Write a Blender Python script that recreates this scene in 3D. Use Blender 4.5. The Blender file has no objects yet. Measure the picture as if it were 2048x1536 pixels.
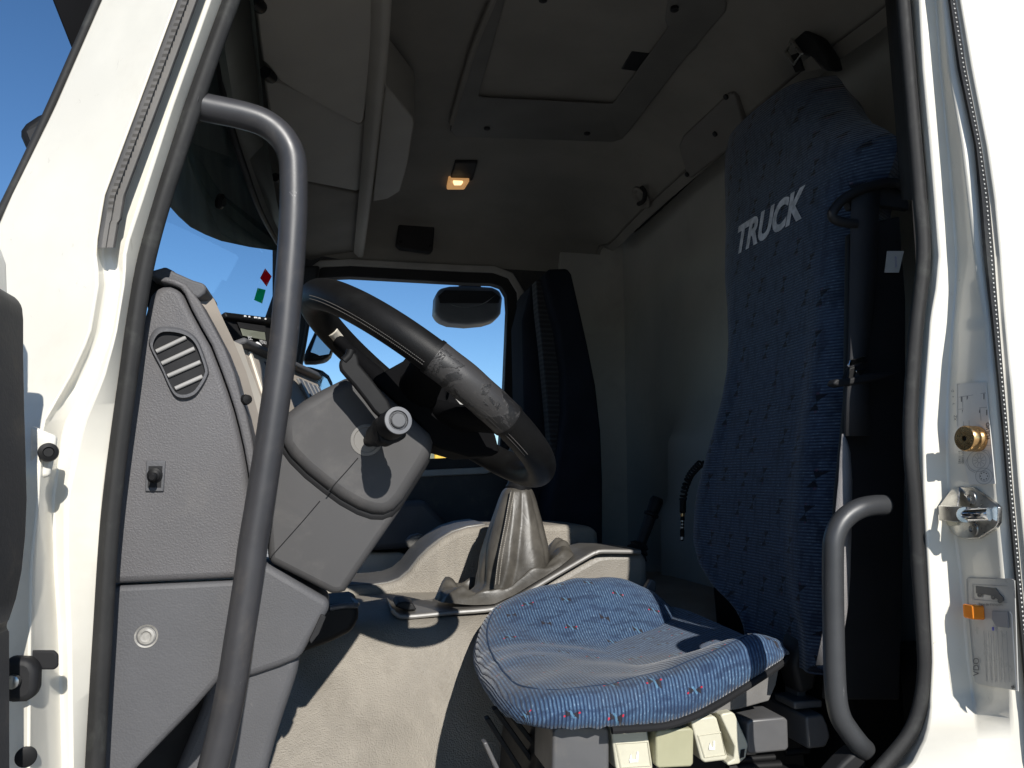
import bpy, bmesh, math, random
from mathutils import Vector, Matrix, noise
random.seed(7)
SC = bpy.context.scene
COL = SC.collection
CZ = 2.15                       # camera height above the ground (photographer beside a lorry cab)
YAW, PITCH, F = math.radians(12.3), math.radians(6.8), 1620.0
# ---------------------------------------------------------------- camera
cam = bpy.data.cameras.new('camera')
cam.sensor_width = 36.0
cam.lens = F / 2048 * 36
cam.clip_start, cam.clip_end = 0.02, 4000
co = bpy.data.objects.new('camera', cam)
COL.objects.link(co)
co.location = (0, 0, CZ)
co.rotation_euler = (math.pi / 2 + PITCH, 0, -YAW)
SC.camera = co
# ---------------------------------------------------------------- light
SUN = Vector((0.13, -1.0, 0.60)).normalized()          # direction towards the sun
w = bpy.data.worlds.new('World'); SC.world = w; w.use_nodes = True
nt = w.node_tree; nt.nodes.clear()
sky = nt.nodes.new('ShaderNodeTexSky'); sky.sky_type = 'NISHITA'; sky.sun_disc = False
sky.sun_elevation = math.asin(SUN.z)
sky.sun_rotation = math.atan2(SUN.x, SUN.y)
sky.air_density, sky.dust_density, sky.ozone_density = 1.0, 0.0, 3.0
sky.altitude = 2200
bg = nt.nodes.new('ShaderNodeBackground'); bg.inputs['Strength'].default_value = 0.088
out = nt.nodes.new('ShaderNodeOutputWorld')
hs = nt.nodes.new('ShaderNodeHueSaturation'); hs.inputs['Saturation'].default_value = 1.15; hs.inputs['Hue'].default_value = .5
nt.links.new(sky.outputs[0], hs.inputs['Color']); nt.links.new(hs.outputs[0], bg.inputs[0]); nt.links.new(bg.outputs[0], out.inputs[0])
sl = bpy.data.lights.new('sun', 'SUN'); sl.energy = 4.4; sl.angle = math.radians(0.5); sl.color = (1.0, 0.965, 0.905)
so = bpy.data.objects.new('sun', sl); COL.objects.link(so)
so.rotation_euler = SUN.to_track_quat('Z', 'Y').to_euler(); so.location = (2, -6, 8)
SC.view_settings.view_transform = 'Standard'; SC.view_settings.look = 'None'
SC.view_settings.exposure = 0.47; SC.view_settings.gamma = 1.0
SC.cycles.max_bounces = 10; SC.cycles.diffuse_bounces = 6; SC.cycles.transparent_max_bounces = 12
SC.cycles.use_denoising = True
SC.cycles.sample_clamp_indirect = 6.0
# ---------------------------------------------------------------- measuring helpers (photo pixel of the 2048x1536 picture -> point on a real plane)
FWD = Vector((math.sin(YAW) * math.cos(PITCH), math.cos(YAW) * math.cos(PITCH), math.sin(PITCH)))
RGT = Vector((math.cos(YAW), -math.sin(YAW), 0))
UPV = RGT.cross(FWD)
CAM = Vector((0, 0, CZ))
def ray(px, py): return FWD + RGT * ((px - 1024) / F) + UPV * ((768 - py) / F)
def PY(px, py, y): d = ray(px, py); return CAM + d * (y / d.y)
def PX(px, py, x): d = ray(px, py); return CAM + d * (x / d.x)
def PZ(px, py, z): d = ray(px, py); return CAM + d * (z / d.z)
def PP(px, py, p, n):
    d = ray(px, py); return CAM + d * ((p - CAM).dot(n) / d.dot(n))
def V(x, y, z): return Vector((x, y, z + CZ))          # z counted from the camera's height
# ---------------------------------------------------------------- scene-graph helpers
ORG = {}
def thing(name, label, cat, loc, group=None):
    o = bpy.data.objects.new(name, None); COL.objects.link(o)
    o.empty_display_size = 0.05
    o.location = loc; ORG[o.name] = Vector(loc)
    o['label'] = label; o['category'] = cat
    if group: o['group'] = group
    return o
def obj(name, verts, faces, m, parent=None, label=None, cat=None, group=None, kind=None, smooth=38, bevel=0, segs=3,
        sub=0, uv=None, solid=0, weld=0, dec=None):
    vs = [Vector(v) for v in verts]
    org = Vector((0, 0, 0))
    if parent is None:
        org = Vector(((min(v.x for v in vs) + max(v.x for v in vs)) / 2, (min(v.y for v in vs) + max(v.y for v in vs)) / 2, min(v.z for v in vs)))
    me = bpy.data.meshes.new(name)
    me.from_pydata([v - org for v in vs], [], faces)
    if uv is not None:
        l = me.uv_layers.new(name='UVMap')
        for lp in me.loops: l.data[lp.index].uv = uv[lp.vertex_index]
    if m: me.materials.append(m)
    bm = bmesh.new(); bm.from_mesh(me)
    if weld: bmesh.ops.remove_doubles(bm, verts=bm.verts, dist=weld)
    bmesh.ops.recalc_face_normals(bm, faces=bm.faces); bm.to_mesh(me); bm.free()
    return link(name, me, parent, org, label, cat, group, kind, smooth, bevel, segs, sub, solid)
def link(name, me, parent=None, org=Vector((0, 0, 0)), label=None, cat=None, group=None, kind=None, smooth=38, bevel=0, segs=3, sub=0, solid=0):
    o = bpy.data.objects.new(name, me); COL.objects.link(o)
    if parent is not None:
        o.parent = parent; o.location = org - ORG[parent.name]; ORG[o.name] = Vector(org)
    else:
        o.location = org; ORG[o.name] = Vector(org)
    if label: o['label'] = label
    if cat: o['category'] = cat
    if group: o['group'] = group
    if kind: o['kind'] = kind
    if smooth:
        me.polygons.foreach_set('use_smooth', [True] * len(me.polygons))
        if smooth < 180: me.set_sharp_from_angle(angle=math.radians(smooth))
    if solid:
        d = o.modifiers.new('solid', 'SOLIDIFY'); d.thickness = solid; d.offset = 0
    if bevel:
        b = o.modifiers.new('bevel', 'BEVEL'); b.width = bevel; b.segments = segs; b.limit_method = 'ANGLE'; b.angle_limit = math.radians(32)
        b.harden_normals = False
    if sub:
        s = o.modifiers.new('sub', 'SUBSURF'); s.levels = sub; s.render_levels = sub
    return o
def grid(rows, closed_u=False, closed_v=False):
    """rows of points -> verts, faces"""
    nr, nc = len(rows), len(rows[0]); vs = [p for r in rows for p in r]; fs = []
    for i in range(nr if closed_v else nr - 1):
        for j in range(nc if closed_u else nc - 1):
            i2, j2 = (i + 1) % nr, (j + 1) % nc
            fs.append((i * nc + j, i * nc + j2, i2 * nc + j2, i2 * nc + j))
    return vs, fs
def loft(name, rows, m, parent=None, closed_u=False, closed_v=False, caps=False, **k):
    vs, fs = grid(rows, closed_u, closed_v)
    if caps:
        n = len(rows[0]); fs.append(tuple(range(n))[::-1]); fs.append(tuple(range((len(rows) - 1) * n, len(rows) * n)))
    return obj(name, vs, fs, m, parent, **k)
def prism(name, pts, off, m, parent=None, bevel=0.004, **k):
    n = len(pts); off = Vector(off)
    vs = list(pts) + [p + off for p in pts]
    fs = [tuple(range(n)), tuple(range(n, 2 * n))[::-1]] + [(i, (i + 1) % n, n + (i + 1) % n, n + i) for i in range(n)]
    return obj(name, vs, fs, m, parent, bevel=bevel, **k)
def prY(name, px, y, depth, m, parent=None, **k):      # outline measured on the plane Y=y, extruded away from the viewer
    return prism(name, [PY(a, b, y) for a, b in px], (0, depth, 0), m, parent, **k)
def box(name, c, s, m, parent=None, rot=None, bevel=0.004, **k):
    c = Vector(c); R = rot.to_matrix() if hasattr(rot, 'to_matrix') else (rot or Matrix.Identity(3))
    vs = [c + R @ Vector((x * s[0] / 2, y * s[1] / 2, z * s[2] / 2)) for x in (-1, 1) for y in (-1, 1) for z in (-1, 1)]
    fs = [(0, 1, 3, 2), (4, 6, 7, 5), (0, 4, 5, 1), (2, 3, 7, 6), (0, 2, 6, 4), (1, 5, 7, 3)]
    return obj(name, vs, fs, m, parent, bevel=bevel, **k)
def smooth_path(pts, n=8, closed=False):
    pts = [Vector(p) for p in pts]; res = []; L = len(pts)
    for i in range(L if closed else L - 1):
        if closed: p0, p1, p2, p3 = pts[i - 1], pts[i], pts[(i + 1) % L], pts[(i + 2) % L]
        else: p0, p1, p2, p3 = pts[max(i - 1, 0)], pts[i], pts[i + 1], pts[min(i + 2, L - 1)]
        for k in range(n):
            t = k / n
            res.append(0.5 * ((2 * p1) + (p2 - p0) * t + (2 * p0 - 5 * p1 + 4 * p2 - p3) * t * t + (3 * p1 - p0 - 3 * p2 + p3) * t ** 3))
    if not closed: res.append(pts[-1])
    return res
def tube_geo(path, r, seg=14, closed=False, prof=None):
    rows = []; L = len(path); up = None
    for i, p in enumerate(path):
        a = path[i - 1] if (i > 0 or closed) else path[0]
        b = path[(i + 1) % L] if (i < L - 1 or closed) else path[-1]
        t = (b - a).normalized()
        if up is None:
            up = Vector((0, 1, 0)) if abs(t.y) < 0.9 else Vector((0, 0, 1))
        up = (up - t * up.dot(t)).normalized(); sd = t.cross(up)
        rr = r(i / (L - 1)) if callable(r) else r
        if prof: rows.append([p + up * (a_ * rr) + sd * (b_ * rr) for a_, b_ in prof])
        else: rows.append([p + (up * math.cos(2 * math.pi * k / seg) + sd * math.sin(2 * math.pi * k / seg)) * rr for k in range(seg)])
    return rows
def tube(name, pts, r, m, parent=None, n=8, seg=14, closed=False, smooth_it=True, prof=None, **k):
    path = smooth_path(pts, n, closed) if smooth_it else [Vector(p) for p in pts]
    rows = tube_geo(path, r, seg, closed, prof)
    return loft(name, rows, m, parent, closed_u=True, closed_v=closed, caps=not closed, **k)
def lathe(name, c, axis, prof, m, parent=None, seg=28, **k):
    """prof: (distance along axis, radius)"""
    c = Vector(c); ax = Vector(axis).normalized(); u = ax.orthogonal().normalized(); v = ax.cross(u)
    rows = [[c + ax * h + (u * math.cos(2 * math.pi * i / seg) + v * math.sin(2 * math.pi * i / seg)) * max(r, 1e-5) for i in range(seg)] for h, r in prof]
    return loft(name, rows, m, parent, closed_u=True, caps=True, **k)
def join(geos):
    vs, fs = [], []
    for v, f in geos:
        b = len(vs); vs += list(v); fs += [tuple(i + b for i in q) for q in f]
    return vs, fs
def box_geo(c, ex, ey, ez):
    vs = [c + ex * x + ey * y + ez * z for x in (-.5, .5) for y in (-.5, .5) for z in (-.5, .5)]
    return vs, [(0, 1, 3, 2), (4, 6, 7, 5), (0, 4, 5, 1), (2, 3, 7, 6), (0, 2, 6, 4), (1, 5, 7, 3)]
def text_mesh(s, shear=0.0, offset=0.0, ext=0.0, width=1.0):
    cu = bpy.data.curves.new('txt', 'FONT'); cu.body = s; cu.size = 1; cu.shear = shear; cu.offset = offset; cu.extrude = ext
    cu.align_x = 'CENTER'; cu.align_y = 'CENTER'; cu.resolution_u = 4
    t = bpy.data.objects.new('txt', cu); COL.objects.link(t)
    dg = bpy.context.evaluated_depsgraph_get(); me = bpy.data.meshes.new_from_object(t.evaluated_get(dg))
    bpy.data.objects.remove(t); bpy.data.curves.remove(cu)
    vs = [Vector((v.co.x * width, v.co.y, v.co.z)) for v in me.vertices]; fs = [tuple(p.vertices) for p in me.polygons]
    bpy.data.meshes.remove(me); return vs, fs
def text(name, s, c, ux, uy, m, parent=None, **k):
    """flat lettering: ux, uy = vectors of one text unit along and up"""
    kk = {a: k.pop(a) for a in ('shear', 'offset', 'width') if a in k}
    vs, fs = text_mesh(s, **kk)
    return obj(name, [Vector(c) + ux * v.x + uy * v.y for v in vs], fs, m, parent, smooth=0, **k)
def lerp(a, b, t): return a + (b - a) * t
def interp(tab, x):
    if x <= tab[0][0]: return list(tab[0][1:])
    for a, b in zip(tab, tab[1:]):
        if x <= b[0]:
            t = (x - a[0]) / (b[0] - a[0]); return [lerp(p, q, t) for p, q in zip(a[1:], b[1:])]
    return list(tab[-1][1:])
# ---------------------------------------------------------------- materials
class E:                                               # tiny expression builder for math nodes
    def __init__(s, nt, sock): s.nt, s.s = nt, sock
    def _op(s, op, *a):
        n = s.nt.nodes.new('ShaderNodeMath'); n.operation = op
        for i, x in enumerate((s,) + a):
            if isinstance(x, E): s.nt.links.new(x.s, n.inputs[i])
            else: n.inputs[i].default_value = x
        return E(s.nt, n.outputs[0])
    def __add__(s, o): return s._op('ADD', o)
    def __sub__(s, o): return s._op('SUBTRACT', o)
    def __mul__(s, o): return s._op('MULTIPLY', o)
    def __truediv__(s, o): return s._op('DIVIDE', o)
    def lt(s, o): return s._op('LESS_THAN', o)
    def gt(s, o): return s._op('GREATER_THAN', o)
    def abs(s): return s._op('ABSOLUTE')
    def fl(s): return s._op('FLOOR')
    def fr(s): return s._op('FRACT')
    def sin(s): return s._op('SINE')
    def mx(s, o): return s._op('MAXIMUM', o)
    def mn(s, o): return s._op('MINIMUM', o)
    def pw(s, o): return s._op('POWER', o)
    def ramp(s, a, b):
        n = s.nt.nodes.new('ShaderNodeMapRange'); n.interpolation_type = 'SMOOTHSTEP'
        s.nt.links.new(s.s, n.inputs[0]); n.inputs[1].default_value = a; n.inputs[2].default_value = b
        return E(s.nt, n.outputs[0])
def new_mat(name):
    m = bpy.data.materials.new(name); m.use_nodes = True; nt = m.node_tree; nt.nodes.clear()
    o = nt.nodes.new('ShaderNodeOutputMaterial'); p = nt.nodes.new('ShaderNodeBsdfPrincipled')
    nt.links.new(p.outputs[0], o.inputs[0]); return m, nt, p
def noise_e(nt, vec, scale, detail=3, rough=.55, dist=0):
    n = nt.nodes.new('ShaderNodeTexNoise'); n.inputs['Scale'].default_value = scale; n.inputs['Detail'].default_value = detail
    n.inputs['Roughness'].default_value = rough; n.inputs['Distortion'].default_value = dist
    if vec: nt.links.new(vec, n.inputs['Vector'])
    return E(nt, n.outputs['Fac'])
def mixc(nt, fac, a, b):
    n = nt.nodes.new('ShaderNodeMix'); n.data_type = 'RGBA'
    if isinstance(fac, E): nt.links.new(fac.s, n.inputs[0])
    else: n.inputs[0].default_value = fac
    for i, x in ((6, a), (7, b)):
        if isinstance(x, (tuple, list)): n.inputs[i].default_value = (*x[:3], 1)
        else: nt.links.new(x, n.inputs[i])
    return n.outputs[2]
def bump(nt, p, h, strength, dist):
    b = nt.nodes.new('ShaderNodeBump'); b.inputs['Strength'].default_value = strength; b.inputs['Distance'].default_value = dist
    nt.links.new(h.s, b.inputs['Height']); nt.links.new(b.outputs[0], p.inputs['Normal'])
def objco(nt):
    return nt.nodes.new('ShaderNodeTexCoord').outputs['Object']
def mat(name, c, rough=.5, metal=0, var=.12, vscale=9, grain=None, gs=300, gstr=.25, gd=.0008, coat=0, dirt=None, dirt_amt=.3, dscale=6, spec=.5, sheen=0, scuff=None, streak=None, crease=0):
    m, nt, p = new_mat(name); co_ = objco(nt)
    a = noise_e(nt, co_, vscale, 5, .6)
    lo = tuple(x * (1 - var) for x in c); hi = tuple(min(1, x * (1 + var)) for x in c)
    col = mixc(nt, a.ramp(.3, .7), lo, hi)
    if dirt:
        d = noise_e(nt, co_, dscale, 8, .7, .4); col = mixc(nt, d.ramp(.5, .78) * dirt_amt, col, dirt)
    if streak:                                         # long vertical smears of dirt
        mp_ = nt.nodes.new('ShaderNodeMapping'); mp_.inputs['Scale'].default_value = (1, 1, .16); nt.links.new(co_, mp_.inputs[0])
        col = mixc(nt, noise_e(nt, mp_.outputs[0], 26, 6, .65).ramp(.45, .72) * streak[1], col, streak[0])
    if scuff:                                          # rubbed specks and scratches
        mp_ = nt.nodes.new('ShaderNodeMapping'); mp_.inputs['Scale'].default_value = (1, 1, .45); mp_.inputs['Rotation'].default_value = (.5, .9, .3); nt.links.new(co_, mp_.inputs[0])
        s_ = noise_e(nt, mp_.outputs[0], 75, 6, .75, .6).ramp(.64, .70) * noise_e(nt, co_, 7, 3).ramp(.42, .62)
        col = mixc(nt, s_ * scuff[1], col, scuff[0])
    nt.links.new(col, p.inputs['Base Color'])
    p.inputs['Metallic'].default_value = metal; p.inputs['Specular IOR Level'].default_value = spec
    r = noise_e(nt, co_, vscale * 4, 4, .6)
    nt.links.new((r * .22 + (rough - .11)).s, p.inputs['Roughness'])
    if coat: p.inputs['Coat Weight'].default_value = coat; p.inputs['Coat Roughness'].default_value = .08
    if sheen: p.inputs['Sheen Weight'].default_value = sheen
    if grain == 'leather':
        v = nt.nodes.new('ShaderNodeTexVoronoi'); v.feature = 'DISTANCE_TO_EDGE'; v.inputs['Scale'].default_value = gs
        mp = nt.nodes.new('ShaderNodeMapping'); nt.links.new(co_, mp.inputs[0])
        wob = nt.nodes.new('ShaderNodeTexNoise'); wob.inputs['Scale'].default_value = gs * .35; nt.links.new(co_, wob.inputs['Vector'])
        ad = nt.nodes.new('ShaderNodeVectorMath'); ad.operation = 'MULTIPLY_ADD'; ad.inputs[1].default_value = (2.2 / gs,) * 3
        nt.links.new(wob.outputs['Color'], ad.inputs[0]); nt.links.new(co_, ad.inputs[2]); nt.links.new(ad.outputs[0], v.inputs['Vector'])
        h = E(nt, v.outputs['Distance']).ramp(0, .35) + noise_e(nt, co_, gs * 2.2, 2) * .35
        if crease: h = h + (noise_e(nt, co_, 24, 4, .55, 1.2) - .5).abs().ramp(0, .10) * 4.0 + noise_e(nt, co_, 30, 2) * 6.0
        bump(nt, p, h, gstr, gd)
    elif grain == 'noise':
        bump(nt, p, noise_e(nt, co_, gs, 3, .6), gstr, gd)
    elif grain == 'pebble':
        v = nt.nodes.new('ShaderNodeTexVoronoi'); v.feature = 'SMOOTH_F1'; v.inputs['Scale'].default_value = gs; v.inputs['Smoothness'].default_value = .4
        nt.links.new(co_, v.inputs['Vector']); h = (E(nt, v.outputs['Distance']) * -1.0) + noise_e(nt, co_, gs * .5, 2) * .8
        bump(nt, p, h, gstr, gd)
    return m
def glass(name, tint, refl=.05):
    m = bpy.data.materials.new(name); m.use_nodes = True; nt = m.node_tree; nt.nodes.clear()
    o = nt.nodes.new('ShaderNodeOutputMaterial'); t = nt.nodes.new('ShaderNodeBsdfTransparent'); t.inputs[0].default_value = (*tint, 1)
    g = nt.nodes.new('ShaderNodeBsdfGlossy'); g.inputs['Roughness'].default_value = .02
    mx = nt.nodes.new('ShaderNodeMixShader'); lw = nt.nodes.new('ShaderNodeLayerWeight'); fr_ = E(nt, lw.outputs['Facing']).pw(5.0) * .3 + .015
    nt.links.new(fr_.s, mx.inputs[0]); nt.links.new(t.outputs[0], mx.inputs[1]); nt.links.new(g.outputs[0], mx.inputs[2]); nt.links.new(mx.outputs[0], o.inputs[0])
    return m
def fabric(name, wear=None, bright=1.0, motif=1.0, dens=.70, sat=1.0, ms=1.0, dk=(.022, .018, .022)):
    """ribbed blue upholstery with little bow-tie motifs; UV in metres, ribs cross U"""
    m, nt, p = new_mat(name)
    uvn = nt.nodes.new('ShaderNodeUVMap'); uvn.uv_map = 'UVMap'
    sp = nt.nodes.new('ShaderNodeSeparateXYZ'); nt.links.new(uvn.outputs[0], sp.inputs[0])
    u, v = E(nt, sp.outputs[0]), E(nt, sp.outputs[1])
    def st(su, sv):
        mp = nt.nodes.new('ShaderNodeMapping'); mp.inputs['Scale'].default_value = (su, sv, 1); nt.links.new(uvn.outputs[0], mp.inputs[0]); return mp.outputs[0]
    wob = noise_e(nt, st(30, 30), 1, 2)
    rib = ((u + wob * .0015) * (math.pi / .0054)).sin().abs()
    thread = noise_e(nt, st(420, 120), 1, 3, .7)
    th2 = noise_e(nt, st(230, 330), 1, 2, .6)
    big = noise_e(nt, st(16, 22), 1, 4, .6)
    patch = noise_e(nt, st(26, 75), 1, 3, .5).ramp(.5, .62)
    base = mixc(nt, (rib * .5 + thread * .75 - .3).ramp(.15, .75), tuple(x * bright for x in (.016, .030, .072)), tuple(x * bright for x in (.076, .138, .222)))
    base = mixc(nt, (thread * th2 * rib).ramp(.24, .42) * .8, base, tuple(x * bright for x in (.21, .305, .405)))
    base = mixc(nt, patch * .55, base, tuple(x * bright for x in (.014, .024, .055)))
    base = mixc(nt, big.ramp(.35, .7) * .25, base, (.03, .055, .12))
    cu = u / .062; row = cu.fl(); cv = v / .078 + row * .37; cl = cv.fl()
    wn = nt.nodes.new('ShaderNodeTexWhiteNoise'); wn.noise_dimensions = '2D'
    cb = nt.nodes.new('ShaderNodeCombineXYZ'); nt.links.new(row.s, cb.inputs[0]); nt.links.new(cl.s, cb.inputs[1]); nt.links.new(cb.outputs[0], wn.inputs[0])
    rnd = E(nt, wn.outputs['Value'])
    fu = (cu.fr() - .5) * .062 + (rnd - .5) * .026; fv = (cv.fr() - .5) * .078 + ((rnd * 7.31).fr() - .5) * .034
    fu = fu / ms; fv = fv / ms; jag = (noise_e(nt, st(500, 500), 1, 1) - .5) * .004
    fu2 = fu + jag; gate = rnd.lt(dens)
    k = fv + fu * .35
    bow = (k.abs() + jag).lt(fu2.abs() * .62) * fu2.abs().lt(.0125) * gate
    slash = (fu2 + fv * .45).abs().lt(.0022) * fv.abs().lt(.009) * gate * rnd.gt(.25)
    ru = fu2.abs() - .0145; red = (ru * ru + fv * fv).lt(.0000042) * gate * rnd.gt(.35)
    base = mixc(nt, bow * .92, base, dk)
    base = mixc(nt, slash * (.5 * motif), base, (.12, .27, .40))
    base = mixc(nt, red * (.75 * motif), base, (.55, .012, .03))
    if wear:                                           # greasy grey patch where the driver slides in
        du, dv = (u - wear[0]) / wear[2], (v - wear[1]) / wear[3]
        wz = ((du * du + dv * dv) + (noise_e(nt, st(12, 12), 1, 4) - .5) * .9).ramp(1.05, .15)
        base = mixc(nt, wz * .5, base, (.085, .09, .095))
    if sat != 1:
        h_ = nt.nodes.new('ShaderNodeHueSaturation'); h_.inputs['Saturation'].default_value = sat; nt.links.new(base, h_.inputs['Color']); base = h_.outputs[0]
    nt.links.new(base, p.inputs['Base Color']); p.inputs['Roughness'].default_value = .9; p.inputs['Specular IOR Level'].default_value = .15
    p.inputs['Sheen Weight'].default_value = .25; p.inputs['Sheen Roughness'].default_value = .4
    bump(nt, p, rib.pw(.7) + thread * .6, .75, .0016)
    return m
WHITE = mat('white_paint', (.68, .648, .565), .32, var=.04, coat=.5, dirt=(.42, .36, .26), dirt_amt=.22, dscale=5, scuff=((.25, .21, .16), .5))
WHITED = mat('white_paint_dusty', (.62, .60, .54), .5, var=.12, dirt=(.33, .29, .22), dirt_amt=.5, dscale=14)
RUB = mat('black_rubber', (.018, .0178, .0178), .66, spec=.3, var=.2, dirt=(.085, .09, .08), dirt_amt=.35, dscale=22, grain='noise', gs=500, gstr=.12, gd=.0006)
RUBG = mat('grey_rubber', (.105, .098, .09), .7, var=.2, dirt=(.25, .22, .18), dirt_amt=.4, dscale=25, grain='noise', gs=220, gstr=.3, gd=.001)
DASH = mat('dash_grey_leathergrain', (.090, .087, .090), .6, spec=.4, var=.07, grain='leather', gs=290, gstr=.24, gd=.0009, dirt=(.17, .155, .14), dirt_amt=.35, dscale=6, scuff=((.22, .21, .20), .35))
DASHF = mat('dash_grey_finegrain', (.077, .077, .082), .62, spec=.4, var=.06, grain='pebble', gs=420, gstr=.3, gd=.0007, dirt=(.15, .14, .13), dirt_amt=.3, scuff=((.2, .19, .18), .4))
SHR = mat('shroud_grey', (.052, .0505, .051), .62, spec=.4, var=.06, grain='noise', gs=900, gstr=.10, gd=.0004, dirt=(.18, .165, .15), dirt_amt=.3, dscale=8)
BEIGE = mat('fascia_beige', (.40, .35, .295), .55, var=.06, grain='noise', gs=700, gstr=.08, gd=.0004, dirt=(.25, .22, .18), dirt_amt=.25)
BEIGEL = mat('cream_plastic', (.62, .56, .47), .5, var=.05)
BLK = mat('black_plastic', (.013, .013, .014), .62, spec=.3, var=.15, grain='noise', gs=600, gstr=.08, gd=.0004)
BLKS = mat('black_satin', (.007, .007, .0075), .55, var=.15, spec=.2)
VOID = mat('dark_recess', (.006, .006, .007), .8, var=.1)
RAIL = mat('rail_grey_paint', (.031, .0305, .033), .42, var=.10, grain='noise', gs=500, gstr=.10, gd=.0005, dirt=(.14, .12, .10), dirt_amt=.3, dscale=14, scuff=((.26, .25, .25), .6))
RAILD = mat('rail_dark_paint', (.034, .035, .037), .42, var=.10, grain='noise', gs=500, gstr=.10, gd=.0005, scuff=((.2, .2, .2), .5))
LEATH = mat('wheel_leather', (.006, .0058, .0058), .5, var=.25, grain='leather', gs=420, gstr=.12, gd=.0005, spec=.2, dirt=(.025, .028, .027), dirt_amt=.25, dscale=16)
GAIT = mat('gaiter_leather', (.070, .064, .055), .42, var=.3, vscale=14, grain='leather', gs=520, gstr=.10, gd=.0004, dirt=(.035, .031, .026), dirt_amt=.7, dscale=11, spec=.4, crease=1)
MATTE = mat('matte_black', (.004, .004, .0045), .8, var=.2, spec=.06)
MAT_ = mat('rubber_mat', (.235, .212, .178), .66, var=.10, vscale=7, grain='pebble', gs=360, gstr=.75, gd=.0018, dirt=(.15, .13, .105), dirt_amt=.5, dscale=8, streak=((.31, .28, .235), .35), scuff=((.12, .105, .09), .6))
CONS = mat('console_vinyl', (.20, .182, .155), .48, var=.08, grain='leather', gs=260, gstr=.3, gd=.0009, dirt=(.17, .15, .12), dirt_amt=.4)
PLATE = mat('plate_grey', (.10, .095, .088), .38, var=.12, dirt=(.2, .18, .15), dirt_amt=.4, dscale=20)
HEAD = mat('headliner', (.205, .192, .168), .85, var=.10, vscale=5, grain='noise', gs=420, gstr=.3, gd=.0012, dirt=(.14, .13, .11), dirt_amt=.3)
FLAP = mat('locker_flap', (.29, .27, .235), .6, var=.05, grain='noise', gs=600, gstr=.1, gd=.0005)
REAR = mat('rear_panel', (.36, .352, .318), .5, var=.08, vscale=4, grain='noise', gs=500, gstr=.1, gd=.0006, dirt=(.17, .17, .15), dirt_amt=.3)
DRIM = mat('door_trim_dark', (.028, .028, .030), .6, var=.2, grain='noise', gs=260, gstr=.3, gd=.001, dirt=(.16, .13, .09), dirt_amt=.35, dscale=18)
FAB = fabric('seat_fabric_shaded', bright=.62, motif=.1, dens=.95, sat=.86, ms=1.08, dk=(.006, .007, .012))  # same cloth as the cushion, darkened to carry the backrest's shade
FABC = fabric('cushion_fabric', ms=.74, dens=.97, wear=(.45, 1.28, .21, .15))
NAVY = mat('navy_cloth', (.010, .012, .018), .95, spec=.1, var=.2, grain='noise', gs=500, gstr=.4, gd=.001)
FOAM = mat('grey_felt', (.14, .135, .13), .95, var=.2, grain='noise', gs=900, gstr=.5, gd=.001)
CTRL = mat('control_grey', (.085, .085, .088), .42, var=.08, dirt=(.2, .17, .13), dirt_amt=.2, dscale=30)
KEYC = mat('key_cream', (.50, .48, .38), .42, var=.05, dirt=(.3, .27, .2), dirt_amt=.3, dscale=25)
KEYO = mat('key_olive', (.33, .32, .21), .42, var=.06, dirt=(.2, .18, .12), dirt_amt=.3, dscale=25)
BRASS = mat('brass', (.75, .46, .20), .25, metal=1, var=.12, vscale=40)
STEEL = mat('steel', (.55, .54, .51), .3, metal=1, var=.25, vscale=25, dirt=(.10, .09, .08), dirt_amt=.6, dscale=30)
CHROME = mat('chrome', (.75, .75, .76), .12, metal=1, var=.1)
MIRR = mat('mirror_glass', (.62, .66, .68), .03, metal=1, var=.02)
PAPER = mat('label_paper', (.62, .61, .57), .5, var=.05)
PLASTL = mat('plate_film', (.47, .46, .43), .3, var=.08, dirt=(.3, .29, .27), dirt_amt=.4, dscale=20)
INK = mat('ink', (.10, .10, .10), .6); INKL = mat('ink_light', (.28, .28, .29), .6); BLUEI = mat('ink_blue', (.08, .09, .45), .6)
LETT = mat('silver_lettering', (.50, .50, .53), .6, var=.25, vscale=60)
WPRT = mat('white_print', (.8, .8, .8), .5)
THREAD = mat('thread', (.24, .22, .19), .8)
THREADW = mat('wheel_thread', (.075, .07, .065), .8)
PIPE = mat('piping_cloth', (.018, .018, .019), .95, spec=.1)
def film(name, c):                                     # thin see-through coloured film
    m = bpy.data.materials.new(name); m.use_nodes = True; nt = m.node_tree; nt.nodes.clear(); o = nt.nodes.new('ShaderNodeOutputMaterial')
    a = nt.nodes.new('ShaderNodeBsdfTransparent'); a.inputs[0].default_value = (*c, 1); b = nt.nodes.new('ShaderNodeBsdfDiffuse'); b.inputs[0].default_value = (*c, 1); x = nt.nodes.new('ShaderNodeMixShader'); x.inputs[0].default_value = .35
    nt.links.new(a.outputs[0], x.inputs[1]); nt.links.new(b.outputs[0], x.inputs[2]); nt.links.new(x.outputs[0], o.inputs[0]); return m
RED = film('red_sticker', (.85, .04, .07)); GREEN = film('green_sticker', (.02, .62, .30)); REDP = mat('red_plastic', (.55, .02, .03), .4)
STRAP = mat('belt_webbing_sunlit', (.21, .20, .20), .8, var=.15, grain='pebble', gs=600, gstr=.4, gd=.001)  # paler copy of the belt cloth, sunlight put into the colour
STRAPB = mat('belt_black', (.018, .018, .02), .8, var=.15, grain='noise', gs=700, gstr=.4, gd=.001)
WIND = glass('windscreen_glass', (.86, .93, .95)); SIDEG = glass('window_glass', (.92, .95, .95))
GROUNDM = mat('concrete', (.35, .335, .305), .85, var=.2, vscale=1.5, grain='noise', gs=60, gstr=.4, gd=.01)
YELL = mat('yellow_paint', (.65, .38, .03), .4)
LEAF = mat('leaf', (.05, .085, .025), .7, var=.5, vscale=8); BARK = mat('bark', (.09, .065, .045), .9, var=.3)
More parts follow.
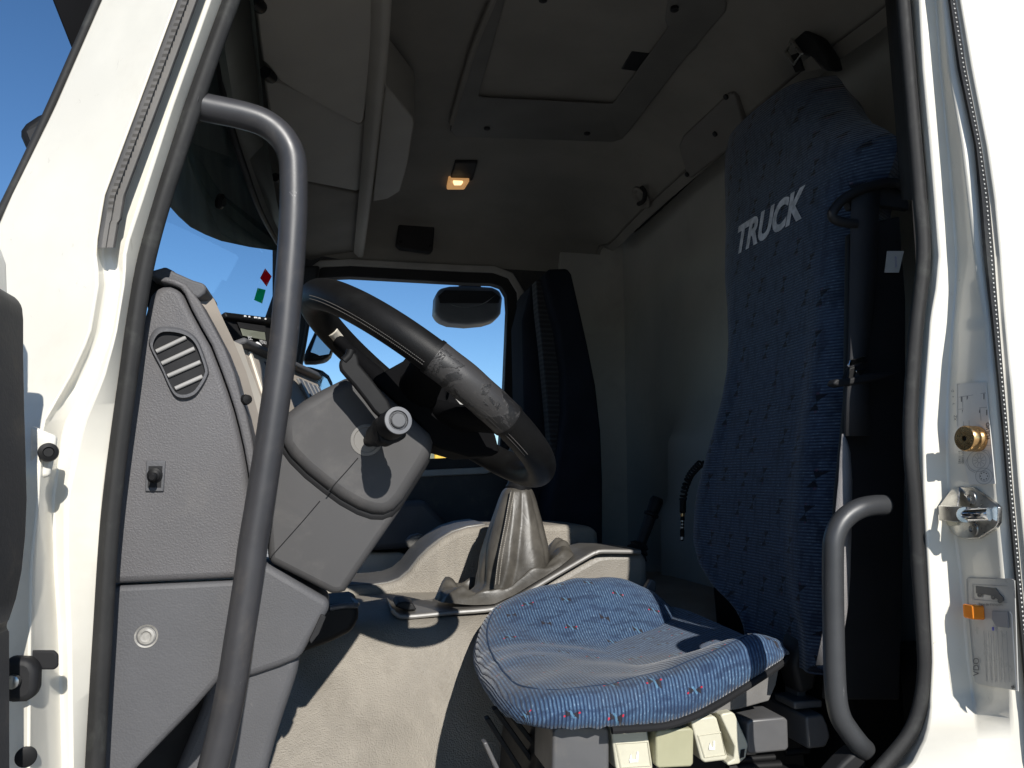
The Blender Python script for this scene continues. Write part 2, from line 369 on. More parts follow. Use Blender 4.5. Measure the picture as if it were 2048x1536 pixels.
LCD = mat('lcd', (.20, .21, .17), .2)
def orange():
    m, nt, p = new_mat('orange_plastic'); p.inputs['Base Color'].default_value = (.85, .26, .02, 1); p.inputs['Roughness'].default_value = .2
    p.inputs['Subsurface Weight'].default_value = .3; p.inputs['Subsurface Radius'].default_value = (.01, .004, .001); return m
ORANGE = orange()
def lampmat():
    m, nt, p = new_mat('lamp_lens'); p.inputs['Base Color'].default_value = (.8, .6, .4, 1)
    tc = nt.nodes.new('ShaderNodeTexCoord'); sp = nt.nodes.new('ShaderNodeSeparateXYZ'); nt.links.new(tc.outputs['Object'], sp.inputs[0])
    p.inputs['Emission Color'].default_value = (1, .50, .17, 1); p.inputs['Emission Strength'].default_value = .28; return m
LAMP = lampmat()
def filament():
    m, nt, p = new_mat('lamp_bulb'); p.inputs['Emission Color'].default_value = (1, .72, .36, 1); p.inputs['Emission Strength'].default_value = 1.2; return m
BULB = filament()
# ================================================================ setting
obj('ground', [(-600, -600, 0), (600, -600, 0), (600, 600, 0), (-600, 600, 0)], [(0, 1, 2, 3)], GROUNDM, kind='structure', smooth=0)
# ================================================================ lorry cab shell
cab = thing('truck_cab', 'white lorry cab seen through its open driver doorway', 'truck cab', (0.2, 0.95, 0.9))
#       y : outer, left of channel, floor of channel L, R, strip left, seal
LTAB = [(-720, 518, 618, 641, 659, 687, 707), (-560, 448, 559, 582, 600, 628, 648), (0, 202, 354, 362, 392, 420, 446), (219, 106, 273, 281, 308, 342, 366), (393, 20, 208, 217, 248, 286, 312),
        (499, -25, 191, 199, 226, 250, 281), (560, -50, 198, 212, 240, 249, 267), (670, -75, 180, 193, 222, 231, 249), (756, -88, 140, 155, 190, 206, 238),
        (850, -98, 84, 95, 128, 165, 226), (1000, -108, 76, 86, 104, 132, 208), (1130, -110, 62, 74, 108, 132, 199), (1267, -110, 60, 70, 118, 138, 190), (1534, -112, 58, 68, 126, 144, 172), (1750, -112, 55, 62, 120, 138, 160)]
LD = [0.985, 0.905, 0.925, 0.930, 0.922, 0.948]
rows = []
for y in range(-720, 1751, 30):
    t = interp(LTAB, y); r = []
    dd = list(LD)
    if y > 800:
        k = min(1, (y - 800) / 120); dd = [lerp(a, b, k) for a, b in zip(LD, [0.93, 0.86, 0.872, 0.932, 0.926, 0.948])]
    for i, (x, d) in enumerate(zip(t, dd)):
        r.append(PY(x, y, d))
        if i == 5: r.append(PY(x + 14, y, d + .03))
    r.insert(0, PY(t[0], y, 0.99) + Vector((.01, .10, 0)))
    rows.append(r)
pl = loft('front_pillar', rows, WHITE, cab, smooth=50, bevel=.003, segs=2)
# right (rear) pillar
RTAB = [(-720, 1774, 1783, 1803, 1810, 1816, 1828, 1838), (-560, 1786, 1795, 1815, 1822, 1828, 1840, 1850), (0, 1828, 1840, 1873, 1882, 1893, 1912, 1922), (137, 1836, 1847, 1882, 1897, 1912, 1934, 1946),
        (290, 1848, 1862, 1897, 1924, 1945, 1964, 1976), (400, 1858, 1871, 1906, 1937, 1955, 1980, 1992), (513, 1866, 1880, 1914, 1950, 1964, 1990, 2003), (575, 1862, 1874, 1912, 1958, 1971, 1994, 2008), (637, 1853, 1862, 1907, 1968, 1978, 1999, 2012),
        (773, 1843, 1852, 1897, 1978, 1992, 2010, 2025), (876, 1837, 1846, 1894, 1985, 2002, 2019, 2033), (978, 1839, 1848, 1898, 1990, 2010, 2027, 2041),
        (1148, 1849, 1858, 1922, 2003, 2025, 2043, 2057), (1318, 1857, 1866, 1936, 2015, 2040, 2059, 2073), (1421, 1850, 1862, 1950, 2022, 2050, 2068, 2082), (1472, 1836, 1852, 1955, 2026, 2054, 2072, 2086),
        (1534, 1800, 1822, 1962, 2030, 2060, 2078, 2092), (1600, 1700, 1740, 1965, 2040, 2070, 2088, 2100), (1750, 1500, 1560, 1960, 2050, 2080, 2098, 2110)]
RD = [0.952, 0.940, 0.937, 0.868, 0.862, 0.862, 0.852]
def jdepth(y):                                          # depth of the jamb's outer corner: the face runs straight out of the cab
    t = interp(RTAB, y); a, b = PY(t[2], y, .937), ray(t[3], y); return max(.86, min(.93, (a.x - .010) * b.y / b.x))
rows = []
for y in range(-720, 1751, 22):
    t = interp(RTAB, y); k = max(0, min(1, (y - 1395) / 90))       # the jamb face runs out into the flat corner below
    j3 = jdepth(y); dd = RD[:3] + [j3, j3 - .006, j3 - .006, j3 - .016]; dd[2] = lerp(.937, .885, k); dd[1] = lerp(.94, .93, k)
    r = [PY(t[0] - 12, y, .985)] + [PY(x, y, d) for x, d in zip(t, dd)]
    r += [PY(t[6] + 60, y, j3 - .018), PY(t[6] + 320, y, j3 - .013)]
    rows.append(r)
loft('rear_pillar', rows, WHITE, cab, smooth=48, bevel=.0025, segs=2)
def jamb(px, py, lift=.0012):
    t = interp(RTAB, py); a, b = PY(t[2], py, .937), PY(t[3], py, jdepth(py))
    n = (b - a).cross(Vector((0, 0, 1))).normalized()
    if n.dot(CAM - a) < 0: n = -n
    return PP(px, py, a + n * lift, n), n
def jq(name, pts, m, parent=None, lift=.0012, **k):
    ps = [jamb(a, b, lift)[0] for a, b in pts]; n = jamb(*pts[0])[1]
    return prism(name, ps, -n * min(.001, lift * .8), m, parent, bevel=0, **k)
# door rubber seal round the opening
sp = [(463, 0), (372, 256), (294, 513), (256, 756), (222, 1023), (205, 1267), (190, 1534), (185, 1720), (260, 1850), (700, 1900), (1350, 1860), (1600, 1690), (1712, 1590), (1773, 1525), (1816, 1472), (1838, 1421), (1849, 1353), (1848, 1284), (1838, 1148), (1830, 1013), (1821, 900),
      (1822, 800), (1833, 650), (1847, 510), (1838, 380), (1826, 240), (1806, 0), (1785, -300), (1768, -600), (1700, -712), (1200, -740), (800, -730), (725, -670), (655, -510), (590, -330)]
prof = []
for k in range(22):
    a = 2 * math.pi * k / 22; rr = 1 - .16 * math.exp(-((a - math.pi * 1.18) / .16) ** 2) - .12 * math.exp(-((a - math.pi * .78) / .14) ** 2)
    prof.append((math.cos(a) * rr * .85, math.sin(a) * rr))
tube('door_seal', [PY(a, b, .950) for a, b in sp], .0099, RUB, cab, n=10, closed=True, prof=prof, smooth=180)
# ribbed grey rubber strip on the A-pillar
rib = []; ed = []
for i in range(0, 101):
    y = -120 + i * 6.15; t = interp(LTAB, y)
    x0, x1 = t[1] + 3, t[1] + 3 + (40 if y < 440 else 36)
    if y < 0: x1 = x0 + 40
    bz = .004 if (i % 2 and 10 < i < 88) else 0
    ed.append([PY(x0, y, .912), PY(x0, y, .900), PY(x0 + 8, y, .896), PY(lerp(x0, x1, .45), y, .8965 - bz), PY(lerp(x0, x1, .52), y, .899), PY(x1 - 5, y, .900), PY(x1, y, .9035), PY(x1, y, .915)])
loft('pillar_rubber_strip', ed, RUBG, cab, smooth=40)
# windscreen rubber along the outer edge of the pillar
tube('windscreen_edge_rubber', [PY(a, b, .988) for a, b in [(430, -540), (196, 0), (102, 215), (14, 402), (-60, 540)]], .0052, RUB, cab, n=6, seg=10)
# beaded black weatherstrip on the rear pillar with a row of white beads
ws = []; beads = []
for y in range(-200, 1700, 16):
    t = interp(RTAB, y); a, b = t[4] + 3, t[5] - 1
    g = jdepth(y) - .006; ws.append([PY(a, y, g + .004), PY(a, y, g - .007), PY(lerp(a, b, .3), y, g - .011), PY(lerp(a, b, .62), y, g - .010), PY(b, y, g - .006), PY(b, y, g + .004)])
loft('weatherstrip', ws, RUB, cab, smooth=50)
for y in range(-100, 1620, 9):
    t = interp(RTAB, y); c = PY(lerp(t[4], t[5], .74), y, jdepth(y) - .0175); s = .0012
    ring = [c + Vector((s * math.cos(q * math.pi / 3), 0, s * math.sin(q * math.pi / 3))) for q in range(6)] + [c + Vector((0, -.001, 0))]
    beads.append((ring, [(q, (q + 1) % 6, 6) for q in range(6)]))
bv, bf = join(beads); obj('weatherstrip_beads', bv, bf, PAPER, cab, kind='stuff')
# bracket, bolt, slot, plug on the front jamb
prY('hinge_bracket', [(60, 850), (112, 872), (108, 905), (98, 952), (76, 958), (58, 955)], .868, .008, WHITED, cab, bevel=.003)
lathe('bracket_bolt', PY(96, 906, .868), (.35, -1, .05), [(0, .0045), (.006, .0045), (.006, .0088), (.0085, .0092), (.0115, .0085), (.0125, .005), (.0105, .0042), (.0105, 0)], BLKS, cab)
prY('jamb_slot', [(60, 1301), (108, 1301), (116, 1310), (116, 1333), (108, 1340), (80, 1340), (62, 1334)], .866, .004, VOID, cab, bevel=.002)
lathe('jamb_plug', PY(52, 1513, .862), (.3, -1, 0), [(0, .0092), (.002, .0092), (.003, .007), (.003, 0)], BLKS, cab)
# closed shell above, behind and below the doorway
rp = []
prism('door_header', [PY(640, -705, .962), PY(1860, -705, .962), V(1.12, .962, .60), V(1.12, .962, 1.16), V(-.30, .962, 1.16), V(-.30, .962, .86)], (0, .05, 0), WHITE, cab, bevel=.004)
obj('roof_panel', [V(-.30, .90, 1.16), V(1.12, .90, 1.16), V(1.12, 3.10, 1.16), V(-.30, 3.10, 1.16), V(-.30, .90, 1.19), V(1.12, .90, 1.19), V(1.12, 3.10, 1.19), V(-.30, 3.10, 1.19)],
    [(0, 1, 2, 3), (4, 7, 6, 5), (0, 4, 5, 1), (1, 5, 6, 2), (2, 6, 7, 3), (3, 7, 4, 0)], WHITE, cab, bevel=.01)
box('door_sill', V(.2, .95, -.62), (1.6, .14, .16), WHITE, cab, bevel=.02)
box('cab_floor', V(.25, 2.0, -.90), (1.8, 2.1, .04), MAT_, cab)
box('front_bulkhead', V(-.62, 2.0, -.38), (.04, 2.1, 1.1), VOID, cab)
# headliner: curved loft from door header to the far wall
rows = []
for x in (-.10, .1, .3, .5, .75, .9, .98, .965, .985):
    k = max(0, (x - .84) / .145); drop = .14 * k ** 2.4
    prof_ = [(.965, .70), (.99, .80), (1.05, .90), (1.16, .965), (1.35, .995), (1.7, 1.0), (2.3, 1.0), (2.62, .99), (2.78, .965), (2.88, .91), (2.93, .86), (2.948, .80)]
    rows.append([V(x, yy, zz - drop * (1 if .96 < zz else 0)) for yy, zz in prof_])
loft('roof_lining', rows, HEAD, cab, smooth=60, sub=1)
# rear wall: lower panel below the groove and its ledge, padded band above
rows = []
GZ = (PX(1447, 302, 1.075).z + PX(1280, 455, 1.075).z) / 2 - CZ
for yy in (.97, 1.4, 1.9, 2.3, 2.42, 2.455, 2.7, 3.04):
    ld = 1 if yy < 2.44 else 0
    rows.append([V(x - (0 if not ld else l), yy, z) for x, z, l in ((1.07, GZ + .02, 0), (1.078, GZ - .01, 0), (1.08, .6, 0), (1.08, .26, 0), (1.08, .20, 0), (1.08, .15, .03), (1.08, .12, .045), (1.08, -.05, .05), (1.08, -.10, .075), (1.08, -.4, .08), (1.08, -.95, .08))])
loft('rear_wall', rows, REAR, cab, smooth=60, bevel=.006)
loft('rear_wall_band', [[V(1.055, yy, GZ + .10), V(1.06, yy, GZ + .08), V(1.066, yy, GZ + .04), V(1.069, yy, GZ + .004), V(1.079, yy, GZ - .002)] for yy in (.97, 1.5, 2.0, 2.5, 3.04)], HEAD, cab, smooth=60)
prY('rear_side_panel', [(1120, 460), (1330, 430), (1330, 1300), (1120, 1300)], 2.915, .03, REAR, cab, bevel=.004)
# dark belt pillar beside the seat
loft('belt_pillar', [[V(.80, .975, z), V(.84, .99, z), V(.88, 1.01, z), V(.94, 1.04, z), V(.97, 1.10, z), V(1.08, 1.12, z)] for z in (-.86, -.5, 0, .28, .40)] +
     [[V(.84, .975, .46), V(.87, .99, .455), V(.90, 1.01, .45), V(.95, 1.04, .44), V(.98, 1.08, .43), V(1.08, 1.1, .43)]], BLK, cab, smooth=60)
loft('rear_pillar_trim', [[PY(a - 3, y, .962), PY(a - 22, y, .985), PY(a - 34, y, 1.03), PY(a - 36, y, 1.10)] for y, a in ((-560, 1786), (0, 1806), (240, 1826), (400, 1838))], BLK, cab, smooth=60)
box('under_seat_locker', V(.98, 1.16, -.42), (.18, .22, .30), BLKS, cab, bevel=.03)
# far (passenger) side: door trim, window frame, glass
YF = 2.95
fo = [(560, 300), (1190, 300), (1215, 560), (1215, 1250), (540, 1250), (520, 900)]
win = [(585, 690), (600, 622), (622, 575), (650, 555), (700, 553), (920, 565), (985, 567), (1003, 573), (1013, 590), (1015, 620), (1008, 790), (1000, 890), (992, 906), (970, 912), (700, 925), (580, 930), (565, 800)]
def ring(name, outer, inner, y, depth, m, parent, **k):
    """frame between two outlines with the same number of points"""
    n = len(outer); vs = [PY(a, b, y) for a, b in outer] + [PY(a, b, y) for a, b in inner]
    vs += [p + Vector((0, depth, 0)) for p in vs]
    fs = []
    for i in range(n):
        j = (i + 1) % n
        fs += [(i, j, n + j, n + i), (2 * n + i, 3 * n + i, 3 * n + j, 2 * n + j), (i, 2 * n + i, 2 * n + j, j), (n + i, n + j, 3 * n + j, 3 * n + i)]
    return obj(name, vs, fs, m, parent, **k)
def grow(px, d, c=None):
    n = len(px); res = []
    for i in range(n):
        a, b, c_ = Vector(px[i - 1]), Vector(px[i]), Vector(px[(i + 1) % n]); t = (c_ - a).normalized()
        res.append((b.x + t.y * d, b.y - t.x * d))
    return res
def outer_rect(px, x0, y0, x1, y1):
    cx, cy = sum(a for a, b in px) / len(px), sum(b for a, b in px) / len(px); res = []
    for a, b in px:
        dx, dy = a - cx, b - cy
        s = min((x1 - cx) / dx if dx > 0 else (x0 - cx) / dx if dx < 0 else 9e9, (y1 - cy) / dy if dy > 0 else (y0 - cy) / dy if dy < 0 else 9e9)
        res.append((cx + dx * s, cy + dy * s))
    return res
pd = thing('passenger_door', 'dark trimmed passenger door with its window closed, across the cab', 'door', V(.2, 2.95, -.8))
w0 = grow(win, 8); w1 = grow(win, 22); w2 = grow(win, 36)
ring('door_panel', outer_rect(w2, 545, 330, 1330, 1420), w2, YF, .05, DRIM, pd, bevel=0)
ring('frame_trim', w2, w1, YF - .018, .05, mat('frame_grey', (.30, .29, .27), .5), pd, bevel=.004, segs=2)
ring('window_gasket', w1, win, YF - .010, .05, BLK, pd, bevel=.003, segs=2)
obj('window_pane', [PY(a, b, YF + .025) for a, b in w0], [tuple(range(len(w0)))], SIDEG, pd, smooth=0)
prY('door_pocket', [(660, 1107), (800, 1104), (815, 1112), (812, 1190), (640, 1200)], YF - .10, .08, BEIGEL, pd, bevel=.012)
prY('armrest', [(600, 1020), (850, 1000), (895, 1046), (860, 1095), (700, 1104), (600, 1104)], YF - .16, .14, DASHF, pd, bevel=.02)
# windscreen and its head
rows = []
for yy in (.985, 1.15, 1.4, 1.7, 2.0, 2.3, 2.6, 2.93):
    k = 1 - ((yy - 1.97) / 1.0) ** 2
    rows.append([V(lerp(-.175, -.34, t) - .04 * k, yy, lerp(.80, .14, t)) for t in (0, .25, .5, .75, 1)])
loft('windscreen', rows, WIND, cab, smooth=60)
tube('windscreen_seal', [PX(a, b, c) for a, b, c in ((428, 20, -.205), (437, 113, -.203), (458, 239, -.20), (485, 325, -.196), (520, 420, -.19), (556, 487, -.183), (585, 530, -.178))], .007, BLK, cab, n=6, seg=8)
loft('windscreen_header', [[PX(a, b, -.20), PX(a + 14, b - 6, -.185), PX(c - 8, d, -.15), PX(c, d, -.13)] for a, b, c, d in ((424, -60, 503, -40), (437, 113, 512, 60), (458, 239, 522, 160), (485, 325, 535, 290), (520, 420, 553, 400), (556, 487, 570, 470), (590, 540, 600, 520))], mat('header_trim', (.20, .205, .185), .7, var=.1), cab, smooth=60)
prY('far_front_pillar', [(545, 590), (522, 655), (500, 760), (560, 800), (603, 740), (612, 690), (625, 610), (640, 530), (570, 530)], 2.90, .04, BLK, cab, bevel=.01)
tube('far_pillar_rubber', [PY(a, b, 2.885) for a, b in ((621, 610), (608, 690), (595, 745))], .008, RUB, cab, n=4, seg=8)
# outside sun visor above the windscreen
rows = []
for a, b, yy in ((300, 330, 1.02), (337, 407, 1.16), (360, 433, 1.3), (383, 454, 1.46), (412, 469, 1.68), (444, 482, 1.95), (500, 494, 2.4), (557, 502, 2.95), (590, 506, 3.4)):
    p = PY(a, b, yy); q = PY(a, b, yy); rows.append([p, p + Vector((-.004, 0, .03)), lerp(p, Vector((-.27, yy, CZ + 1.02)), .5) + Vector((-.02, 0, 0)), Vector((-.27, yy, CZ + 1.04))])
sv = thing('sun_visor', 'dark tinted sun visor outside along the top of the windscreen', 'sun visor', V(-.28, 1.9, .6))
loft('visor_blade', rows, mat('visor_smoke', (.085, .105, .10), .8, var=.3, vscale=6, spec=.1), sv, smooth=60, solid=.004)
lathe('visor_fixing', PX(438, 402, -.245), (1, -.3, -.3), [(0, .016), (.006, .016), (.009, .010), (.012, .009), (.012, 0)], BLKS, sv)
prY('visor_end_plate', [(60, -140), (105, 0), (147, 106), (196, 2), (250, -140)], .99, .02, MATTE, sv, bevel=.002)
# ================================================================ overhead shelf
sh = thing('overhead_shelf', 'beige overhead locker shelf above the windscreen with two drop flaps', 'overhead locker', V(0, 2.0, .8))
def zed(x): return .815 if x > 730 else .775
def shp(px, zf=.775, zr=.815):
    return [PZ(a, b, zr if a > 690 else zf) for a, b in px]
f1 = [(503, -420), (509, 0), (520, 90), (524, 122), (534, 130), (547, 148), (557, 161), (585, 176), (700, 239), (714, 247), (722, 247), (727, 240), (734, 190), (752, 0), (790, -420)]
f2 = [(528, 152), (540, 160), (557, 172), (700, 251), (714, 257), (724, 256), (732, 246), (738, 200), (728, 376), (722, 386), (712, 391), (612, 370), (560, 357), (548, 300)]
f2 = [(522, 135), (532, 150), (557, 172), (700, 251), (714, 257), (726, 256), (736, 212), (728, 376), (722, 387), (712, 391), (612, 370), (558, 356), (545, 290)]
f2 = [(526, 175), (560, 174), (640, 216), (700, 249), (716, 257), (733, 252), (728, 376), (722, 387), (712, 391), (612, 370), (558, 356), (545, 290)]
f3 = [(560, 368), (612, 380), (712, 400), (726, 396), (716, 500), (706, 524), (640, 536), (585, 520)]
up = (0, 0, .05)
prism('locker_flap', shp(f1), up, FLAP, sh, bevel=.007, label='nearest locker flap, largest and lightest')
prism('locker_flap', [p + Vector((0, 0, .012)) for p in shp(f2)], up, FLAP, sh, bevel=.007, label='middle locker flap')
prism('shelf_end_panel', [p + Vector((0, 0, .016)) for p in shp(f3)], up, HEAD, sh, bevel=.006)
box('shelf_body', V(-.07, 2.0, .93), (.30, 2.0, .16), HEAD, sh, bevel=.02)
# rear rim of the shelf (vertical lip with a bright edge) and a light patch beneath it
rim = [(764, -300), (776, 0), (767, 147), (757, 188), (748, 290), (738, 390), (728, 465), (722, 520)]
rows = []
for a, b in [(795, -420), (780, -60), (772, 90), (767, 147), (757, 240), (745, 350), (735, 430), (724, 515)]:
    p = PZ(a, b, .80); rows.append([p + Vector((-.03, 0, .015)), p + Vector((-.012, 0, .0)), p, p + Vector((.006, 0, .006)), p + Vector((.008, 0, .2))])
loft('shelf_lip', rows, FLAP, sh, smooth=50)
prism('shelf_light_patch', [PZ(a, b, .86) for a, b in ((770, 170), (826, 236), (828, 250), (815, 330), (800, 383), (775, 398), (745, 403))], (0, 0, .12), FLAP, sh, bevel=.004)  # bounced light patch built as a paler flat slab
def hinge(name, px, py):
    p = PZ(px, py, .77)
    lathe(name, p, (.3, 1, .2), [(-.018, .006), (-.018, .011), (.0, .0125), (.018, .011), (.018, .006)], BLKS, sh, seg=14)
hinge('flap_hinge', 537, 150); hinge('flap_hinge', 556, 357); hinge('flap_hinge', 513, 6)
# ================================================================ roof hatch
rh = thing('roof_hatch', 'grey ventilation hatch with a square frame in the ceiling', 'roof hatch', V(.58, 1.9, 1.0))
Zc = 1.0
def onc(px, dz=0): return [PZ(a, b, Zc - dz) for a, b in px]
ho = [(1012, -330), (985, 0), (940, 130), (900, 262), (912, 274), (1060, 278), (1225, 284), (1244, 278), (1262, 258), (1360, 130), (1452, 22), (1454, 5), (1448, -10), (1480, -330)]
hi = [(1040, -280), (1010, 0), (985, 90), (957, 190), (962, 194), (1080, 200), (1210, 207), (1226, 207), (1234, 197), (1280, 132), (1330, 64), (1336, 54), (1330, 40), (1370, -280)]
n = len(ho); vs = onc(ho, .018) + onc(hi, .012) + onc(ho, -.03) + onc(hi, -.03); fs = []
for i in range(n):
    j = (i + 1) % n; fs += [(i, j, n + j, n + i), (i, 2 * n + i, 2 * n + j, j), (n + i, n + j, 3 * n + j, 3 * n + i)]
HF = mat('hatch_frame', (.125, .12, .108), .65, grain='noise', gs=500, gstr=.1, gd=.0006)
obj('hatch_frame', vs, fs, HF, rh, bevel=.008)
prism('hatch_panel', onc([(1036, -240), (1022, 40), (990, 110), (960, 190), (1080, 197), (1222, 204), (1276, 130), (1334, 52), (1300, 36), (1340, -240)], -.012), (0, 0, .02), HF, rh, bevel=.006)
prism('hatch_handle', onc([(1026, 82), (1038, 84), (1024, 122), (1006, 122)], -.004), (0, 0, .02), BLK, rh, bevel=.004)
prism('hatch_handle', onc([(1262, 102), (1312, 106), (1285, 146), (1240, 140)], .004), (0, 0, .02), BLK, rh, bevel=.006)
tube('hatch_rail', onc([(1478, -330), (1404, 62), (1340, 130), (1270, 215)], .008), .006, HF, rh, n=4, seg=8)
tube('frame_edge_rail', onc([(1012, -150), (992, -20), (946, 100), (903, 246)], .016), .008, HEAD, rh, n=4, seg=8)
for a, b in ((1349, 19), (974, 257), (1174, 267), (1086, 0)):
    p = PZ(a, b, Zc - .018); lathe('frame_screw', p, (0, 0, -1), [(-.004, .009), (.002, .009), (.004, .006), (.004, 0)], BLK, rh, seg=12)
# ================================================================ courtesy lamp, speaker, wall flap, hooks
lm = thing('interior_lamp', 'small square courtesy lamp glowing warm in the dark ceiling', 'lamp', PZ(918, 355, .99))
prism('lamp_body', [PZ(a, b, .985) for a, b in ((910, 326), (955, 326), (945, 362), (899, 362))], (0, 0, .03), BLK, lm, bevel=.004)
prism('lamp_lens', [PZ(a, b, .972) for a, b in ((897, 363), (939, 364), (929, 380), (893, 380))], (0, 0, .025), LAMP, lm, bevel=.005)
prism('lamp_bulb', [PZ(a, b, .968) for a, b in ((906, 365), (926, 366), (922, 371), (908, 371))], (0, 0, .008), BULB, lm, bevel=.002)
spk = thing('speaker_grille', 'dark square speaker cover with rounded top on the far ceiling corner', 'speaker', PY(835, 505, 2.88))
prY('grille', [(800, 430), (806, 413), (818, 409), (855, 416), (868, 424), (870, 440), (866, 500), (860, 506), (800, 497), (791, 490)], 2.86, .03, BLK, spk, bevel=.006)
for a, b in ((806, 424), (862, 434), (860, 492), (801, 484)):
    lathe('grille_screw', PY(a, b, 2.858), (0, -1, 0), [(-.002, .006), (.003, .006), (.004, 0)], BLKS, spk, seg=10)
XW = .985
wf = thing('wall_flap', 'brown grey access flap with screws high on the rear wall', 'access panel', PX(1420, 350, XW))
bpy.context.view_layer.update(); DG = bpy.context.evaluated_depsgraph_get(); LIN = bpy.data.objects['roof_lining']
def onlin(px, py, lift):                                # point on the headliner seen at this pixel, lifted off it towards the cab
    ok, loc, nn, i = LIN.ray_cast(LIN.matrix_world.inverted() @ CAM, ray(px, py), depsgraph=DG); loc = LIN.matrix_world @ loc if ok else PX(px, py, .98)
    return loc - ray(px, py).normalized() * lift
a_, b_, c_2 = onlin(1366, 290, .02), onlin(1460, 200, .02), onlin(1484, 270, .02); LN = (b_ - a_).cross(c_2 - a_).normalized(); LP = (a_ + b_ + c_2) / 3
if LN.dot(CAM - LP) < 0: LN = -LN
prism('flap_panel', [PP(a, b, LP, LN) for a, b in ((1366, 272), (1455, 188), (1464, 186), (1470, 196), (1490, 260), (1485, 276), (1382, 356), (1374, 356), (1357, 292))], -LN * .05, mat('flap_brown', (.155, .145, .13), .7, var=.08), wf, bevel=.005)
for a, b in ((1452, 194), (1374, 349), (1430, 268)):
    lathe('flap_screw', PP(a, b, LP + LN * .002, LN), LN, [(-.002, .007), (.003, .007), (.004, .003), (.004, 0)], BLK, wf, seg=12)
ck = thing('coat_hook', 'small round recessed coat hook low beside the ceiling corner', 'coat hook', PX(1283, 420, XW))
HP = onlin(1283, 395, .012)
lathe('hook_cup', HP, LN, [(0, .040), (.006, .040), (.010, .034), (.004, .026), (-.004, .022), (-.004, 0)], HEAD, ck, seg=24)
tube('hook_peg', [onlin(1284, 375, .02), onlin(1290, 385, .05), onlin(1287, 402, .06), onlin(1277, 408, .05)], .007, BLK, ck, n=4, seg=8)
tube('wall_groove', [PX(a, b, 1.074) for a, b in ((1195, 519), (1262, 462), (1280, 455), (1447, 302), (1560, 200), (1668, 100), (1778, 8))], .0035, BLK, cab, n=3, seg=6)
# belt anchorage / hanging strap behind the headrest
hg = thing('belt_hanger', 'black strap hanger with a bent wire and metal clip behind the headrest', 'strap hanger', PX(1600, 140, .99))
prism('hanger_body', [PX(a, b, .93) for a, b in ((1572, 30), (1585, 20), (1598, 22), (1600, 40), (1612, 60), (1632, 78), (1655, 112), (1662, 138), (1650, 142), (1625, 118), (1600, 108), (1586, 84), (1566, 84), (1554, 74), (1558, 58), (1566, 52))], (.03, 0, .0), BLK, hg, bevel=.006)
tube('hanger_wire', [PX(a, b, .925) for a, b in ((1553, 72), (1534, 91), (1528, 104), (1520, 122))], .0018, STEEL, hg, n=5, seg=8)
ring_px = [(1583, 80), (1603, 108), (1588, 128), (1572, 104)]
tube('metal_clip', [PX(a, b, .922) for a, b in ring_px], .004, STEEL, hg, n=1, seg=6, closed=True, smooth_it=False)
prism('strap_loop', [PX(a, b, .925) for a, b in ((1576, 112), (1594, 106), (1606, 140), (1590, 145))], (.006, 0, 0), BLK, hg, bevel=.001)
prism('paper_tag', [PX(a, b, .93) for a, b in ((1606, 122), (1622, 112), (1645, 138), (1606, 145))], (.003, 0, 0), HEAD, hg, bevel=.0008)
# ================================================================ dashboard
da = thing('dashboard', 'grey and beige dashboard end with an air vent beside the doorway', 'dashboard', V(-.2, 1.2, -.5))
YD = .988
up_px = [(300, 590), (318, 571), (340, 571), (357, 577), (366, 588), (380, 618), (400, 655), (420, 690), (438, 736), (453, 777), (466, 817), (476, 855), (485, 895), (493, 940), (499, 985), (502, 1023), (500, 1085), (492, 1156), (232, 1168), (208, 1172), (215, 1100), (230, 950), (250, 800), (275, 680)]
# panel with a soft crease: the part beyond it turns away from the doorway
def dp(px, py, lift=0):
    return PY(px, py, YD - lift)
prism('side_panel', [dp(a, b) for a, b in up_px], (0, .05, 0), DASH, da, bevel=.008, segs=3)
lo_px = [(200, 1180), (230, 1172), (489, 1160), (482, 1230), (470, 1300), (441, 1356), (390, 1415), (335, 1472), (273, 1536), (230, 1600), (180, 1660), (186, 1400)]
prism('lower_panel', [dp(a, b, -.006) for a, b in lo_px], (0, .05, 0), DASHF, da, bevel=.006)
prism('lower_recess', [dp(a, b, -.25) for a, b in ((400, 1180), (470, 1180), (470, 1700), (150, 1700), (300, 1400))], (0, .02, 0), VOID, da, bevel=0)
# rounded grey edge moulding round the panel
ec = [(318, 562), (330, 552), (352, 558), (372, 568), (382, 580), (398, 600), (420, 640), (449, 695), (468, 743), (481, 790), (493, 828), (503, 872), (510, 915), (515, 960), (518, 1010), (516, 1080), (508, 1158),
      (496, 1158), (503, 1085), (505, 1023), (502, 985), (496, 940), (488, 895), (479, 855), (469, 817), (456, 777), (441, 736), (423, 690), (403, 655), (383, 618), (369, 587), (359, 575), (342, 568)]
prism('edge_moulding', [PY(a, b, YD - .003) for a, b in ec], (0, .06, 0), DASH, da, bevel=.009, segs=4)
# end cap of the dash top
prY('dash_top_cap', [(296, 552), (302, 541), (330, 533), (352, 545), (386, 560), (407, 566), (414, 575), (410, 586), (396, 598), (372, 584), (350, 570), (318, 560)], YD + .045, .10, DASHF, da, bevel=.010)
prY('dash_top_pad', [(286, 580), (300, 545), (329, 532), (352, 544), (345, 600), (300, 640)], YD + .08, 1.7, BLK, da, bevel=.004)
